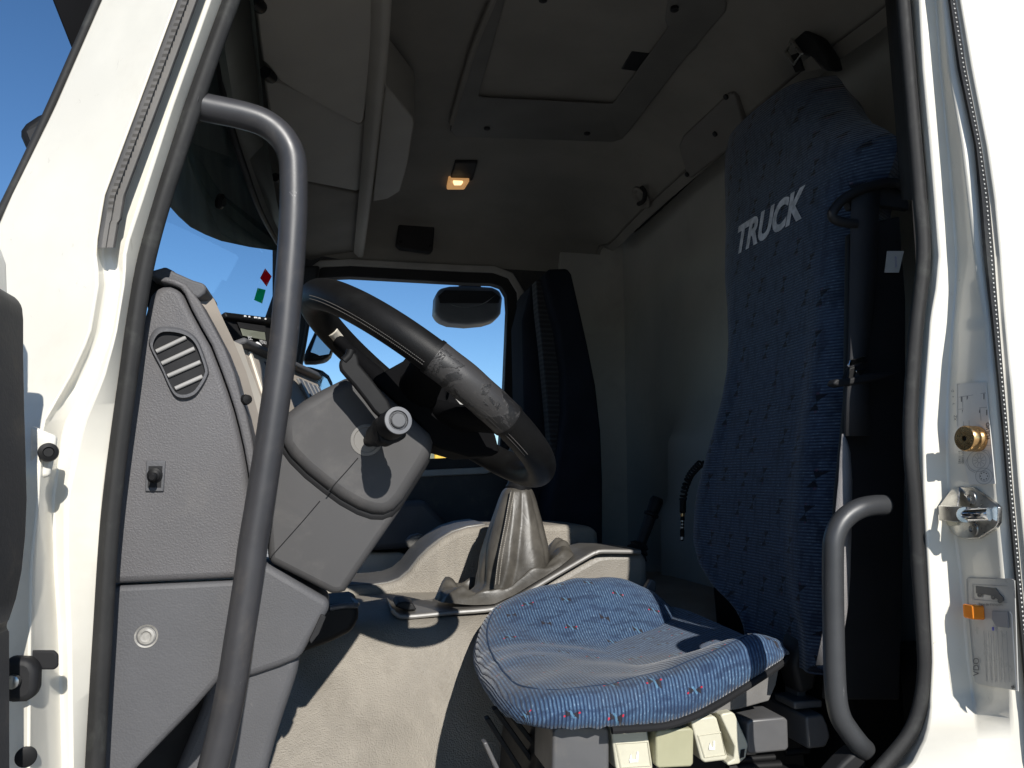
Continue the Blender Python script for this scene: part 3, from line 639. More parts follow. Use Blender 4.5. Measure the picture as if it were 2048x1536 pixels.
# air vent: bezel ring + recess + four slats
ve = [(305, 690), (312, 672), (326, 663), (352, 664), (374, 671), (389, 684), (399, 704), (410, 738), (408, 752), (398, 770), (386, 784), (368, 790), (352, 786), (340, 768), (325, 734), (310, 706)]
c_ = (358, 727)
def shrink(px, k): return [(c_[0] + (a - c_[0]) * k, c_[1] + (b - c_[1]) * k) for a, b in px]
def sm2(px, n=4): return [(p.x, p.y) for p in smooth_path([Vector((a, b, 0)) for a, b in px], n, True)]
ve = sm2(ve)
def dring(name, po, pi_, l0, l1, l2, m):
    n = len(po); a = [dp(x, y, l0) for x, y in po]; b = [dp(x, y, l1) for x, y in shrink_mid(po, pi_)]; c = [dp(x, y, l1) for x, y in pi_]; d = [dp(x, y, l2) for x, y in pi_]
    return loft(name, [a, b, c, d], m, da, closed_u=True, smooth=60)
def shrink_mid(a, b): return [(lerp(p[0], q[0], .4), lerp(p[1], q[1], .4)) for p, q in zip(a, b)]
dring('vent_bezel', shrink(ve, 1.15), shrink(ve, .99), .000, .0065, -.0005, BLKS if False else DASHF)
vr = prism('vent_recess', [dp(x, y, .0006) for x, y in shrink(ve, .985)], (0, .0004, 0), VOID, da, bevel=0)
for (x0, y0), (x1, y1) in (((313, 703), (372, 675)), ((324, 727), (389, 697)), ((336, 752), (401, 724)), ((351, 777), (405, 753))):
    a, b = dp(x0, y0, .0022), dp(x1, y1, .0022)
    tube('vent_slat', [a, b], .0026, mat('slat_grey', (.30, .29, .275), .4) if 'slat_grey' not in bpy.data.materials else bpy.data.materials['slat_grey'], da, n=1, seg=8, prof=[(math.cos(2 * math.pi * k / 10) * 1.0, math.sin(2 * math.pi * k / 10)) for k in range(10)])
# toggle switch plate
tg = prism('switch_plate', [dp(a, b, .003) for a, b in ((292, 921), (331, 921), (327, 983), (290, 983))], (0, .003, 0), DASHF, da, bevel=.0012)
prism('switch_recess', [dp(a, b, .0034) for a, b in ((297, 932), (325, 932), (322, 975), (295, 975))], (0, .0004, 0), VOID, tg, bevel=0)
lathe('toggle_lever', dp(310, 950, .003), (.05, -1, -.12), [(0, .0082), (.003, .0082), (.004, .0060), (.006, .0060), (.007, .0036), (.016, .0040), (.020, .0046), (.0215, .003), (.0215, 0)], BLKS, tg)
# press-stud screw on the lower panel
lathe('panel_screw', dp(293, 1272, -.007), (0, -1, 0), [(0, .0128), (.002, .0125), (.0012, .0110), (.0006, .0100), (.0028, .0086), (.0036, .006), (.0022, .0045), (.0022, 0)], mat('screw_grey', (.26, .25, .23), .45, var=.3, vscale=90), da)
# small catch on the moulding
lathe('moulding_catch', PY(489, 800, YD + .004), (.5, -1, 0), [(0, .006), (.004, .0065), (.010, .0055), (.011, 0)], BLKS, da, seg=14)
# beige return strip, fascia with its switches
sL = [(378, 592), (404, 618), (426, 652), (447, 695), (465, 743), (480, 790), (493, 830), (504, 880), (515, 960), (522, 1050)]
sR = [(412, 577), (429, 600), (447, 640), (467, 682), (481, 715), (493, 745), (504, 782), (514, 818), (524, 850), (535, 900)]
loft('fascia_return', [[PY(a, b, YD + .045), PY(lerp(a, c, .5), lerp(b, d, .5), YD + .075), PY(c, d, YD + .10)] for (a, b), (c, d) in zip(sL, sR)], BEIGE, da, smooth=60)
sR2 = [(428, 588), (445, 610), (463, 650), (484, 690), (497, 730), (511, 765), (524, 800), (536, 832), (546, 870), (556, 930)]
loft('fascia_inner_return', [[PY(a, b, YD + .102), PY(c, d, YD + .14)] for (a, b), (c, d) in zip(sR[3:], sR2[3:])], BEIGEL, da, smooth=60)
FA, FB, FC, FD = PY(482, 693, 1.21), PY(632, 759, 1.78), PY(548, 900, 1.18), PY(720, 960, 1.72)
def fas(u, v, lift=0):
    p = lerp(lerp(FA, FB, u), lerp(FC, FD, u), v); n = (FB - FA).cross(FC - FA).normalized()
    if n.dot(CAM - FA) < 0: n = -n
    return p + n * lift
def fasq(name, u0, v0, u1, v1, m, parent, lift=.002, th=.004, bevel=.001, sk=0, **k):
    p = [fas(u0, v0, lift), fas(u1, v0, lift), fas(u1 + sk, v1, lift), fas(u0 + sk, v1, lift)]; n = fas(0, 0, 1) - fas(0, 0, 0)
    return prism(name, p, -n * th, m, parent, bevel=bevel, **k)
fasq('fascia_panel', -.02, 0, 1.0, 1, BEIGE, da, 0, .03, .004)
fasq('fascia_top_edge', -.03, -.055, 1.01, .012, DASHF, da, .014, .05, .006)
fasq('fascia_groove', -.025, .02, -.008, 1.0, VOID, da, .0012, .0008, 0)
fasq('fascia_step', .05, .03, .07, 1.0, BEIGEL, da, .004, .004, .001)
fasq('fascia_recess', .20, .06, .30, .30, DASHF, da, .0012, .0008, 0)
fasq('fascia_catch', .245, .12, .285, .17, BLK, da, .004, .003)
sw = mat('rocker_grey', (.13, .13, .13), .4)
for i in range(5):
    u = .58 + i * .078
    r_ = fasq('rocker_switch', u, .10, u + .052, .40, sw, da, .006, .006, .002, sk=.045)
    fasq('rocker_tip', u + .038, .335, u + .095, .41, BLK, r_, .013, .010, .002, sk=.01)
fasq('red_rocker_cap', .90, .26, .945, .36, REDP, da, .016, .010, .001, sk=.02)
for i in range(3):
    fasq('rocker_switch', .66 + i * .09, .50, .72 + i * .09, .72, sw, da, .006, .006, .002, sk=.03)
lathe('rotary_knob', fas(.66, .56, 0), fas(0, 0, 1) - fas(0, 0, 0), [(0, .036), (.02, .034), (.035, .028), (.037, 0)], BLK, da, seg=20)
lathe('rotary_knob', fas(1.02, .36, 0), fas(0, 0, 1) - fas(0, 0, 0), [(0, .026), (.016, .025), (.022, .020), (.024, 0)], DASHF, da, seg=20)
# toll / recorder box on the dash
tb = thing('toll_box', 'black electronic unit with a small display on top of the dashboard', 'display unit', PY(500, 700, 1.32))
TA, TB, TC, TD = PY(447, 634, 1.30), PY(556, 648, 1.45), PY(474, 690, 1.29), PY(556, 712, 1.44)
def tq(u, v, l=0):
    n = (TB - TA).cross(TC - TA).normalized()
    if n.dot(CAM - TA) < 0: n = -n
    return lerp(lerp(TA, TB, u), lerp(TC, TD, u), v) + n * l
def tqq(name, u0, v0, u1, v1, m, l, th, bevel=.0008, parent=None):
    n = tq(0, 0, 1) - tq(0, 0, 0); return prism(name, [tq(u0, v0, l), tq(u1, v0, l), tq(u1, v1, l), tq(u0, v1, l)], -n * th, m, parent or tb, bevel=bevel)
tqq('unit_case', -.02, -.06, 1.05, 1.05, BLK, 0, .06, .004)
tqq('unit_hood', -.02, -.10, 1.05, .10, BLKS, .008, .03, .003)
tqq('unit_screen', .22, .22, .70, .60, LCD, .0012, .001, 0)
tqq('screen_shade', .20, .14, .72, .34, VOID, .0018, .0010, 0)
tx = lambda name, s, u, v, h, **k: text(name, s, tq(u, v, .0022), (tq(1, v) - tq(0, v)).normalized() * h, (tq(u, 0) - tq(u, 1)).normalized() * h, WPRT, tb, **k)
tx('print', 'ESC', .34, .66, .009); tx('print', 'MENU', .62, .70, .009)
n_ = tq(0, 0, 1) - tq(0, 0, 0)
lathe('white_button', tq(.52, .86, .0005), n_, [(0, .0085), (.0015, .0085), (.002, .006), (.002, 0)], WPRT, tb, seg=18)
tqq('white_strip', .50, .98, .80, 1.05, WPRT, .0016, .0008, 0)
for i, (u, s) in enumerate(((.28, .03), (.36, .02), (.46, .05), (.54, .03), (.66, .02))):
    tqq('status_light', u, -.03, u + s, .02, WPRT, .0095, .0012, 0)
# stickers on the windscreen
def wscr(px, py):                                       # point just inside the curved windscreen
    for i in range(400):
        yy = 1.0 + i * .005; p = PY(px, py, 1.0 + (399 - i) * .005); yy = p.y; k = 1 - ((yy - 1.97) / 1.0) ** 2; t = (.80 - (p.z - CZ)) / .66
        if p.x > lerp(-.175, -.34, t) - .04 * k + .0015: return p
    return PY(px, py, 2.9)
for nm, lab, m, q, dots in (('red_sticker', 'small dark red square sticker on the windscreen', RED, ((530, 537), (543, 553), (533, 573), (520, 556)), ((531, 541), (534, 568))),
                      ('green_sticker', 'small green square sticker on the windscreen below the red one', GREEN, ((515, 576), (531, 580), (524, 607), (508, 600)), ((517, 579), (524, 603)))):
    cpx = (sum(a for a, b in q) / 4, sum(b for a, b in q) / 4); p0 = wscr(*cpx)
    tn = Vector((.80, -.55, .20)).normalized(); ps = [PP(a, b, p0, tn) for a, b in q]
    st_ = thing(nm, lab, 'sticker', p0); prism('sticker_film', ps, tn * .001, m, st_, bevel=0)
    for a, b in dots:
        d_ = PP(a, b, p0 + tn * .0016, tn); prism('sticker_dot', [d_ + Vector((0, .006 * math.cos(k * math.pi / 3), .006 * math.sin(k * math.pi / 3))) for k in range(6)], tn * .0006, WPRT, st_, bevel=0)
# ================================================================ steering column
sc = thing('steering_column', 'grey steering column shroud with a stalk on its side', 'steering column', V(-.1, 1.27, -.6))
YC = 1.165
shp_ = [(560, 850), (572, 826), (606, 800), (645, 777), (690, 755), (718, 752), (746, 763), (775, 788), (804, 814), (832, 840), (862, 868), (868, 885), (864, 908), (852, 930), (832, 962), (808, 1000), (790, 1020), (770, 1029), (745, 1028), (716, 1018), (680, 998), (645, 972), (610, 944), (580, 914), (562, 890)]
shr = prY('shroud', shp_, YC, .19, SHR, sc, bevel=.016, segs=5)
prY('shroud_gap_shade', [(a - 4, b + 15) for a, b in shp_ if b > 840 or a < 600], YC + .0135, .1, VOID, sc, bevel=.008)  # black lip: shade of the undercut gap put into the colour
shr['label'] = 'upper shroud with the stalk'
low = [(545, 880), (600, 900), (700, 960), (790, 1010), (842, 955), (836, 968), (800, 1022), (760, 1080), (712, 1150), (690, 1184), (678, 1190), (661, 1187), (536, 1124), (530, 1000)]
prY('column_housing', [(540, 880), (580, 880), (700, 950), (845, 950), (800, 1022), (756, 1086), (712, 1150), (690, 1183), (676, 1190), (661, 1187), (536, 1124), (528, 1000)], YC + .016, .14, SHR, sc, bevel=.010, segs=4)
prY('column_cover', [(520, 1122), (538, 1130), (661, 1203), (656, 1222), (640, 1250), (616, 1288), (600, 1318), (560, 1335), (510, 1352), (440, 1372), (400, 1300), (430, 1150)], YC + .022, .10, DASHF, sc, bevel=.010, segs=4)
prY('column_leg', [(430, 1320), (600, 1310), (594, 1345), (582, 1384), (566, 1430), (550, 1482), (534, 1540), (500, 1700), (290, 1700), (352, 1536), (400, 1420)], YC + .034, .07, DASHF, sc, bevel=.012, segs=4)
prY('cover_clip', [(642, 1228), (652, 1234), (638, 1268), (622, 1288), (618, 1280), (632, 1250)], YC + .019, .006, BLK, sc, bevel=.001)
tube('shroud_seam', [PY(a, b, YC + .0002) for a, b in ((716, 916), (690, 946), (655, 984))], .0009, VOID, sc, n=2, seg=6, smooth_it=False)
tube('housing_seam', [PY(a, b, YC + .0162) for a, b in ((640, 1002), (606, 1042), (540, 1116))], .0009, VOID, sc, n=2, seg=6, smooth_it=False)
# stalk: round socket, arm and end button
sd = (PY(799, 840, YC - .135) - PY(742, 880, YC)).normalized()
b0 = PY(738, 882, YC + .004)
lathe('stalk_socket', PY(733, 880, YC + .0), (0, -1, 0), [(.0, .0225), (.0012, .0222), (.0014, .018), (.0004, .017), (.0004, 0)], mat('socket_grey', (.17, .162, .15), .6), sc)
Ls = (PY(799, 840, YC - .135) - b0).length
stalk = lathe('stalk', b0, sd, [(0, .009), (.02, .009), (.03, .012), (.04, .0155), (Ls * .55, .0165), (Ls * .62, .0185), (Ls * .70, .0165), (Ls * .74, .0160), (Ls * .76, .0190), (Ls * .97, .0190), (Ls, .0172), (Ls, .0125), (Ls - .003, .0118), (Ls - .003, 0)], BLKS, sc, seg=32, bevel=.0005)
lathe('stalk_button', b0 + sd * (Ls - .004), sd, [(0, .0098), (.0055, .0098), (.0068, .0086), (.0068, 0)], mat('button_grey', (.07, .07, .072), .4), stalk, seg=28)
lathe('stalk_end_ring', b0 + sd * (Ls - .001), sd, [(0, .0180), (.0022, .0176), (.0024, .0130), (0, .0125)], mat('ring_grey', (.12, .12, .125), .35), stalk, seg=32)
bx = b0 + sd * (Ls * .58)
prism('stalk_paddle', [PP(a, b, bx, sd) for a, b in ((742, 842), (764, 838), (800, 862), (806, 874), (799, 884), (786, 888), (770, 896), (750, 890))], sd * .022, BLKS, stalk, bevel=.004)
# lever (wiper / retarder) rising to the left
YL = YC - .062
lv = prY('lever', [(708, 702), (717, 712), (719, 728), (742, 756), (762, 782), (776, 800), (785, 818), (778, 830), (758, 834), (746, 822), (730, 800), (708, 772), (690, 752), (680, 740), (677, 727), (682, 716), (692, 710), (700, 698)], YL, .016, BLKS, sc, bevel=.0045, segs=3)
tube('lever_tip', [PY(a, b, YL + .004) for a, b in ((702, 700), (698, 712), (688, 722))], .0062, BLKS, lv, n=4, seg=12)
tube('lever_root', [PY(768, 822, YL + .008), PY(770, 836, YL + .03), PY(766, 846, YC + .01)], .010, BLKS, lv, n=4, seg=12)
# ================================================================ steering wheel
WC = PY(852, 776, 1.275)
dvec = Vector((.80, 0, -.60)); nv = Vector((.60, .02, .80)); nv = (nv - dvec * nv.dot(dvec)).normalized(); ev = nv.cross(dvec).normalized()   # ev ~ across the cab
sw_ = thing('steering_wheel', 'large worn black leather steering wheel above the grey column', 'steering wheel', WC - nv * .08)
RW, TW = .2225, .0222
def wp(a, r=RW, h=0): return WC + (dvec * math.cos(a) + ev * math.sin(a)) * r + nv * h
def rim_rows(a0, a1, n, tr, closed=False, bump_=None):
    rows = []
    for i in range(n if closed else n + 1):
        a = a0 + (a1 - a0) * i / n; c = wp(a); rad = (c - WC).normalized(); r = []
        for k in range(28):
            q = 2 * math.pi * k / 28; rr = tr(a, q) if callable(tr) else tr
            r.append(c + rad * (math.cos(q) * rr) + nv * (math.sin(q) * rr * 1.08))
        rows.append(r)
    return rows
rim_ = loft('rim', rim_rows(0, 2 * math.pi, 160, TW, True), LEATH, sw_, closed_u=True, closed_v=True, smooth=180)
near = math.atan2((PY(900, 700, 1.05) - WC).dot(ev), (PY(900, 700, 1.05) - WC).dot(dvec))
# worn, paler sleeve of leather at the rim's near side
def worn():
    m, nt, p = new_mat('worn_leather'); co_ = objco(nt)
    a = noise_e(nt, co_, 26, 8, .7, .6).ramp(.50, .545)
    col = mixc(nt, a, (.030, .028, .027), (.009, .0085, .0085)); f = noise_e(nt, co_, 190, 3)
    col = mixc(nt, f.ramp(.58, .7) * .35, col, (.060, .055, .051)); nt.links.new(col, p.inputs['Base Color']); p.inputs['Roughness'].default_value = .5
    bump(nt, p, a * 1.0 + noise_e(nt, co_, 420, 2) * .2, .5, .0012); return m
def angle_at(px, py):                                   # rim angle whose near-side point shows at this pixel
    best = min(range(720), key=lambda i: (lambda q: (q[0] - px) ** 2 + (q[1] - py) ** 2)(proj(wp(i * math.pi / 360))) if (wp(i * math.pi / 360) - WC).dot(Vector((0, 1, 0))) < 0.03 else 9e9)
    return best * math.pi / 360
def proj(p):
    d = p - CAM; z = d.dot(FWD); return (1024 + F * d.dot(RGT) / z, 768 - F * d.dot(UPV) / z)
aA, aB = angle_at(872, 706), angle_at(1012, 842)
if abs(aB - aA) > math.pi: aB += 2 * math.pi if aB < aA else -2 * math.pi
loft('grip_sleeve', rim_rows(aA, aB, 40, lambda a, q: TW + .0011 + .0006 * noise.noise(Vector((a * 9, math.cos(q) * 2, math.sin(q) * 2)))), worn(), sw_, closed_u=True, smooth=180)
for a in (aA, aB):
    loft('sleeve_seam', rim_rows(a - .012, a + .012, 2, TW + .0016), LEATH, sw_, closed_u=True, smooth=180)
# stitched seam along the underside of the rim (two rows of thread)
st = []
for row_ in (.0, .2):
    for i in range(150):
        a = angle_at(650, 590) + i * .0125 * (1 if aB > aA else -1)
        for q0 in (-.95 + row_,):
            def rp_(aa): c = wp(aa); rad = (c - WC).normalized(); return c + (rad * math.cos(q0) + nv * math.sin(q0) * 1.08) * (TW + .0004)
            p0, p1 = rp_(a), rp_(a + .0085); e = (p1 - p0); u_ = e.normalized(); s_ = u_.orthogonal().normalized() * .0008; t_ = u_.cross(s_)
            st.append(box_geo((p0 + p1) / 2, e, s_, t_))
sv_, sf_ = join(st); obj('stitching', sv_, sf_, THREADW, sw_, kind='stuff', smooth=0)
# hub and its spokes
prY('hub', [(744, 761), (752, 752), (806, 722), (820, 706), (850, 706), (880, 735), (905, 766), (906, 778), (893, 786), (892, 800), (932, 831), (960, 845), (990, 866), (1000, 904), (985, 912), (938, 914), (918, 908), (880, 897), (866, 890), (846, 856), (804, 814)], 1.185, .17, MATTE, sw_, bevel=.010, segs=4)
prY('hub_pad', [(800, 735), (836, 722), (870, 740), (960, 850), (990, 890), (960, 900), (900, 850)], 1.21, .12, MATTE, sw_, bevel=.012)
prY('spoke_trim', [(888, 776), (896, 770), (965, 838), (962, 850), (932, 836), (888, 802)], 1.215, .02, mat('trim_light', (.34, .33, .31), .45), sw_, bevel=.003)
def spoke(a, w_, h0=-.035):
    c0, c1 = wp(a, .05, h0), wp(a, RW - .008, -.004); t = (c1 - c0).normalized(); s_ = t.cross(nv).normalized()
    rows = []
    for k, (f, ww, th) in enumerate(((0, w_ * 1.25, .020), (.4, w_, .016), (.8, w_ * .9, .012), (1, w_ * 1.1, .014))):
        c = lerp(c0, c1, f); rows.append([c + s_ * (ww * math.cos(q * math.pi / 6)) + nv * (th * math.sin(q * math.pi / 6)) for q in range(12)])
    loft('spoke', rows, MATTE, sw_, closed_u=True, caps=True, smooth=60)
for px, py in ((868, 720), (985, 880)): spoke(angle_at(px, py), .030)
spoke(math.pi * .78, .026); spoke(math.pi * .30, .026)
def far_angle(px, py): return min(range(720), key=lambda i: (lambda q: (q[0] - px) ** 2 + (q[1] - py) ** 2)(proj(wp(i * math.pi / 360))) if (wp(i * math.pi / 360) - WC).y > .02 else 9e9) * math.pi / 360
f0_, f1_ = far_angle(662, 640), far_angle(772, 752)
if abs(f1_ - f0_) > math.pi: f1_ += 2 * math.pi if f1_ < f0_ else -2 * math.pi
def fr(a, q): c = wp(a); rad = (c - WC).normalized(); return c + (-rad * math.cos(q) + nv * math.sin(q) * 1.08) * (TW + .0008)
loft('rim_inlay', [[fr(a, q) for q in (.15, -.1, -.35, -.6)] for a in [lerp(f0_, f1_, i / 40) for i in range(41)]], mat('inlay', (.60, .55, .46), .4), sw_, solid=.0008)
# ================================================================ grab rails
lr = thing('grab_rail', 'long dark grey grab rail bent at the top, in front of the dashboard', 'grab handle', PY(430, 1536, .962), 'grab rails in the doorway')
yr = .962
tube('rail_tube', [PY(a, b, yr) for a, b in ((396, 211), (420, 217), (450, 223), (490, 232), (525, 244), (552, 262), (572, 286), (584, 315), (587, 350), (587, 420), (583, 500), (575, 600), (567, 690), (556, 770), (545, 845), (532, 930), (518, 1018), (506, 1090), (497, 1160), (480, 1268), (464, 1370), (446, 1458), (426, 1536), (400, 1640))], .0163, RAIL, lr, n=6, seg=28, smooth=180)
lathe('rail_flange', PY(399, 212, yr), (PY(420, 217, yr) - PY(396, 211, yr)), [(-.006, .0195), (.002, .0195), (.003, .0172)], BLK, lr)
rr_ = thing('grab_rail', 'short black grab handle beside the driver seat', 'grab handle', PY(1735, 1530, 1.0), 'grab rails in the doorway')
tube('rail_tube', [PY(a, b, y) for a, b, y in ((1770, 1010, .992), (1745, 1011, .988), (1720, 1017, .985), (1697, 1030, .985), (1679, 1050, .985), (1668, 1078, .985), (1666, 1110, .985), (1666, 1180, .985), (1667, 1260, .985), (1669, 1340, .985), (1673, 1400, .985), (1682, 1436, .985), (1698, 1462, .985), (1718, 1488, .985), (1730, 1500, .99))], .0138, RAILD, rr_, n=6, seg=28, smooth=180)
prY('rail_foot', [(1688, 1524), (1715, 1500), (1728, 1504), (1738, 1518), (1734, 1534), (1716, 1552), (1640, 1580)], .985, .03, BLK, rr_, bevel=.008)
# ================================================================ driver seat
ds = thing('driver_seat', 'driver seat with patterned blue cloth and silver TRUCK lettering on the tall backrest', 'seat', V(.5, 1.44, -.9))
far_ = [PX(a, b, x) for a, b, x in ((1500, 1300, .730), (1490, 1250, .732), (1470, 1215, .735), (1420, 1170, .738), (1390, 1125, .741), (1378, 1080, .744), (1380, 1030, .747), (1386, 985, .751), (1400, 930, .758), (1418, 870, .766), (1438, 800, .777), (1448, 740, .785), (1450, 680, .792), (1446, 610, .800), (1440, 560, .807), (1438, 500, .815), (1440, 420, .823), (1444, 360, .830), (1450, 310, .838), (1462, 270, .845), (1484, 232, .852), (1506, 208, .857), (1530, 184, .862), (1552, 165, .868), (1574, 152, .875), (1598, 145, .88))]
far_t = [(p.z - CZ, p.y, p.x) for p in far_]
near_ = [PX(a, b, x) for a, b, x in ((1803, 300, .885), (1798, 272, .886), (1770, 256, .886), (1745, 246, .886), (1722, 234, .886), (1702, 214, .886), (1690, 196, .886), (1680, 176, .886), (1670, 160, .886), (1655, 148, .886))]
near_t = [(-.9, 1.150), (.15, 1.145), (near_[0].z - CZ - .08, 1.14)] + [(p.z - CZ, p.y) for p in near_]
zmin, zmax = far_t[0][0], min(far_t[-1][0], near_t[-1][0]) - .001
rows, uvs = [], []
NT = 44
def bx_front(z, t):
    yf, xf = interp(far_t, z); yf += .050; yn = interp(near_t, z)[0]
    yc, hw = (yf + yn) / 2, (yf - yn) / 2; hd = max(0, min(1, (z - .62) / .10))
    at = abs(t); bol = max(0, min(1, (at - .5) / .28)); bol = bol * bol * (3 - 2 * bol); low = max(0, min(1, (.45 - z) / .3))
    x = xf + .060 * at ** 7 - .012 * bol * (1 - at ** 7) * low * (1 - hd) + .012 * (1 - at * at) * low - .018 * hd * (1 - t * t)
    return Vector((x, yc + t * hw, z + CZ))
s_acc = 0
NZ = 90
for i in range(NZ + 1):
    z = zmin + (zmax - zmin) * (i / NZ); f = []
    for j in range(NT + 1): f.append(bx_front(z, -1 + 2 * j / NT))
    yf, xf = interp(far_t, z); yf += .050; yn = interp(near_t, z)[0]
    th = .105 * min(1, (1.02 - i / NZ) / .08) ** .5
    b_ = [Vector((xf + th + .012 * math.cos(math.pi * (q - .5)), lerp(yf, yn, q), z + CZ)) for q in (.06, .3, .5, .7, .94)]
    rows.append(f + b_)
nrow = len(rows[0])
vs, fs = grid(rows, closed_u=True)
fs.append(tuple(range(len(vs) - nrow, len(vs)))); fs.append(tuple(range(nrow))[::-1])
uvs = [(v.z * 1.03 - 1.2, v.y + (v.x - .7) * .4) for v in vs]
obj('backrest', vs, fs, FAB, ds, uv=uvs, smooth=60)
# lettering draped over the backrest
pa, pb = PX(1474, 480, .812), PX(1610, 412, .812)
TY0, TYH, TZ0 = (pa.y + pb.y) / 2, (pa.y - pb.y) / 2, PX(1540, 446, .812).z - CZ
tv, tf = text_mesh('TRUCK', shear=.22, offset=.042, width=.98)
tmid, thalf = (max(v.x for v in tv) + min(v.x for v in tv)) / 2, (max(v.x for v in tv) - min(v.x for v in tv)) / 2
bmt = bmesh.new(); bvs = [bmt.verts.new(v) for v in tv]
for q in tf:
    try: bmt.faces.new([bvs[i] for i in q])
    except ValueError: pass
bmesh.ops.triangulate(bmt, faces=bmt.faces); bmesh.ops.subdivide_edges(bmt, edges=[e for e in bmt.edges if e.calc_length() > .12], cuts=2, use_grid_fill=False)
bmesh.ops.triangulate(bmt, faces=bmt.faces)
bmt.verts.index_update()
def drape(lx, ly, lift):
    y = TY0 - (lx - tmid) / thalf * TYH; z = TZ0 + ly * .080
    yf, xf = interp(far_t, z); yf += .050; yn = interp(near_t, z)[0]; t = (y - (yf + yn) / 2) / ((yf - yn) / 2)
    p = bx_front(z, t); return p + Vector((-lift, 0, 0))
obj('lettering', [drape(v.co.x, v.co.y, .0022) for v in bmt.verts], [tuple(v.index for v in f.verts) for f in bmt.faces], LETT, ds, smooth=0); bmt.free()
# cushion: polar sheet with raised side bolsters, rolled edge, skirt
cx, cy, hx, hy = .506, 1.442, .228, .292
def sstep(x): x = max(0, min(1, x)); return x * x * (3 - 2 * x)
ZF = [(.27, -.300), (.293, -.290), (.333, -.258), (.38, -.238), (.443, -.219), (.51, -.208), (.574, -.207), (.63, -.216), (.682, -.236), (.719, -.272), (.76, -.29)]
ZN = [(.27, -.312), (.305, -.302), (.40, -.299), (.50, -.280), (.59, -.248), (.642, -.236), (.69, -.238), (.74, -.256)]
ZM = [(.27, -.312), (.33, -.298), (.40, -.303), (.50, -.314), (.60, -.322), (.76, -.328)]
def ctop(x, y):
    n_ = (y - cy) / hy; tb = sstep((abs(n_) - .18) / .74); e = interp(ZF if n_ > 0 else ZN, x)[0]; m_ = interp(ZM, x)[0]
    return lerp(m_, e, tb) + .006 * noise.noise(Vector((x * 14, y * 14, 3)))
def cbot(x, y): return -.350 + .085 * sstep((x - .46) / .27)
NA = 140; rows = []; uvs = []
ringsr = [.001, .12, .24, .36, .48, .58, .67, .75, .81, .86, .90, .935, .965, .985, 1.0]
def plan(a, r):
    c, s = math.cos(a), math.sin(a); k = (abs(c) ** 6 + abs(s) ** 6) ** (-1 / 6)
    x, y = cx + hx * c * k * r, cy + hy * s * k * r
    return x + .065 * (y - cy) + (.018 * (1 - ((y - cy) / hy) ** 2) * -1 if c < 0 else 0) * r, y
for r in ringsr:
    row = []
    for i in range(NA):
        a = 2 * math.pi * i / NA; x, y = plan(a, r); e = max(0, (r - .87) / .13)
        z = ctop(x, y) - .017 * (1 - math.sqrt(max(0, 1 - e * e))); row.append(V(x, y, z)); uvs.append((x, y))
    rows.append(row)
for q in (.25, .5, .75, 1.0):
    row = []
    for i in range(NA):
        a = 2 * math.pi * i / NA; x, y = plan(a, 1.0 + .022 * math.sin(math.pi * q)); x1, y1 = plan(a, 1.0); zt = ctop(x1, y1) - .017; zb = cbot(x1, y1)
        pk = .0022 * math.sin(i * 2.9 + math.sin(i * .7)) * q; z = lerp(zt, min(zb, zt - .012), q) + pk
        row.append(V(x, y, z)); d_ = (zt - z) * .9; c, s = math.cos(a), math.sin(a)
        uvs.append((x - (d_ if abs(c) > abs(s) and c < 0 else 0), y + (d_ if s > 0 else -d_) * (1 if abs(s) >= abs(c) else 0)))
    rows.append(row)
row = []
for i in range(NA):
    a = 2 * math.pi * i / NA; x, y = plan(a, .93); row.append(V(x, y, cbot(x, y) - .004)); uvs.append((x, y))
rows.append(row)
vs, fs = grid(rows, closed_u=True); fs.append(tuple(range(NA))[::-1]); fs.append(tuple(range(len(vs) - NA, len(vs))))
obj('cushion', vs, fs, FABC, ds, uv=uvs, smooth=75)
wl = [V(*plan(a, .905), ctop(*plan(a, .905)) - .0035) for a in [2 * math.pi * i / 90 for i in range(90)]]
tube('cushion_welt', wl, .0032, mat('welt_blue', (.030, .048, .085), .9, spec=.1), ds, n=2, seg=6, closed=True)
pts = [V(plan(a, 1.005)[0], plan(a, 1.005)[1], cbot(*plan(a, 1.0)) - .004) for a in [math.pi * (1.38 + .50 * i / 20) for i in range(21)]]
tube('cushion_piping', pts, .0055, PIPE, ds, n=2, seg=8)
prY('side_shade', [(1696, 470), (1730, 448), (1800, 432), (1812, 600), (1812, 900), (1800, 1400), (1650, 1400), (1672, 1000), (1692, 800)], 1.132, .010, BLK, ds, bevel=.003)  # flat black sheet standing in for shade on the backrest's cloth side
prism('backrest_frame', [V(.80, 1.17, -.62), V(.80, 1.60, -.62), V(.765, 1.60, -.12), V(.765, 1.17, -.12)], (.12, 0, 0), MATTE, ds, bevel=.02)
prY('cushion_base', [(1075, 1440), (1330, 1442), (1400, 1432), (1480, 1418), (1538, 1402), (1552, 1370), (1560, 1330), (1530, 1345), (1400, 1400), (1300, 1428), (1080, 1434)], 1.20, .06, FOAM, ds, bevel=.008)
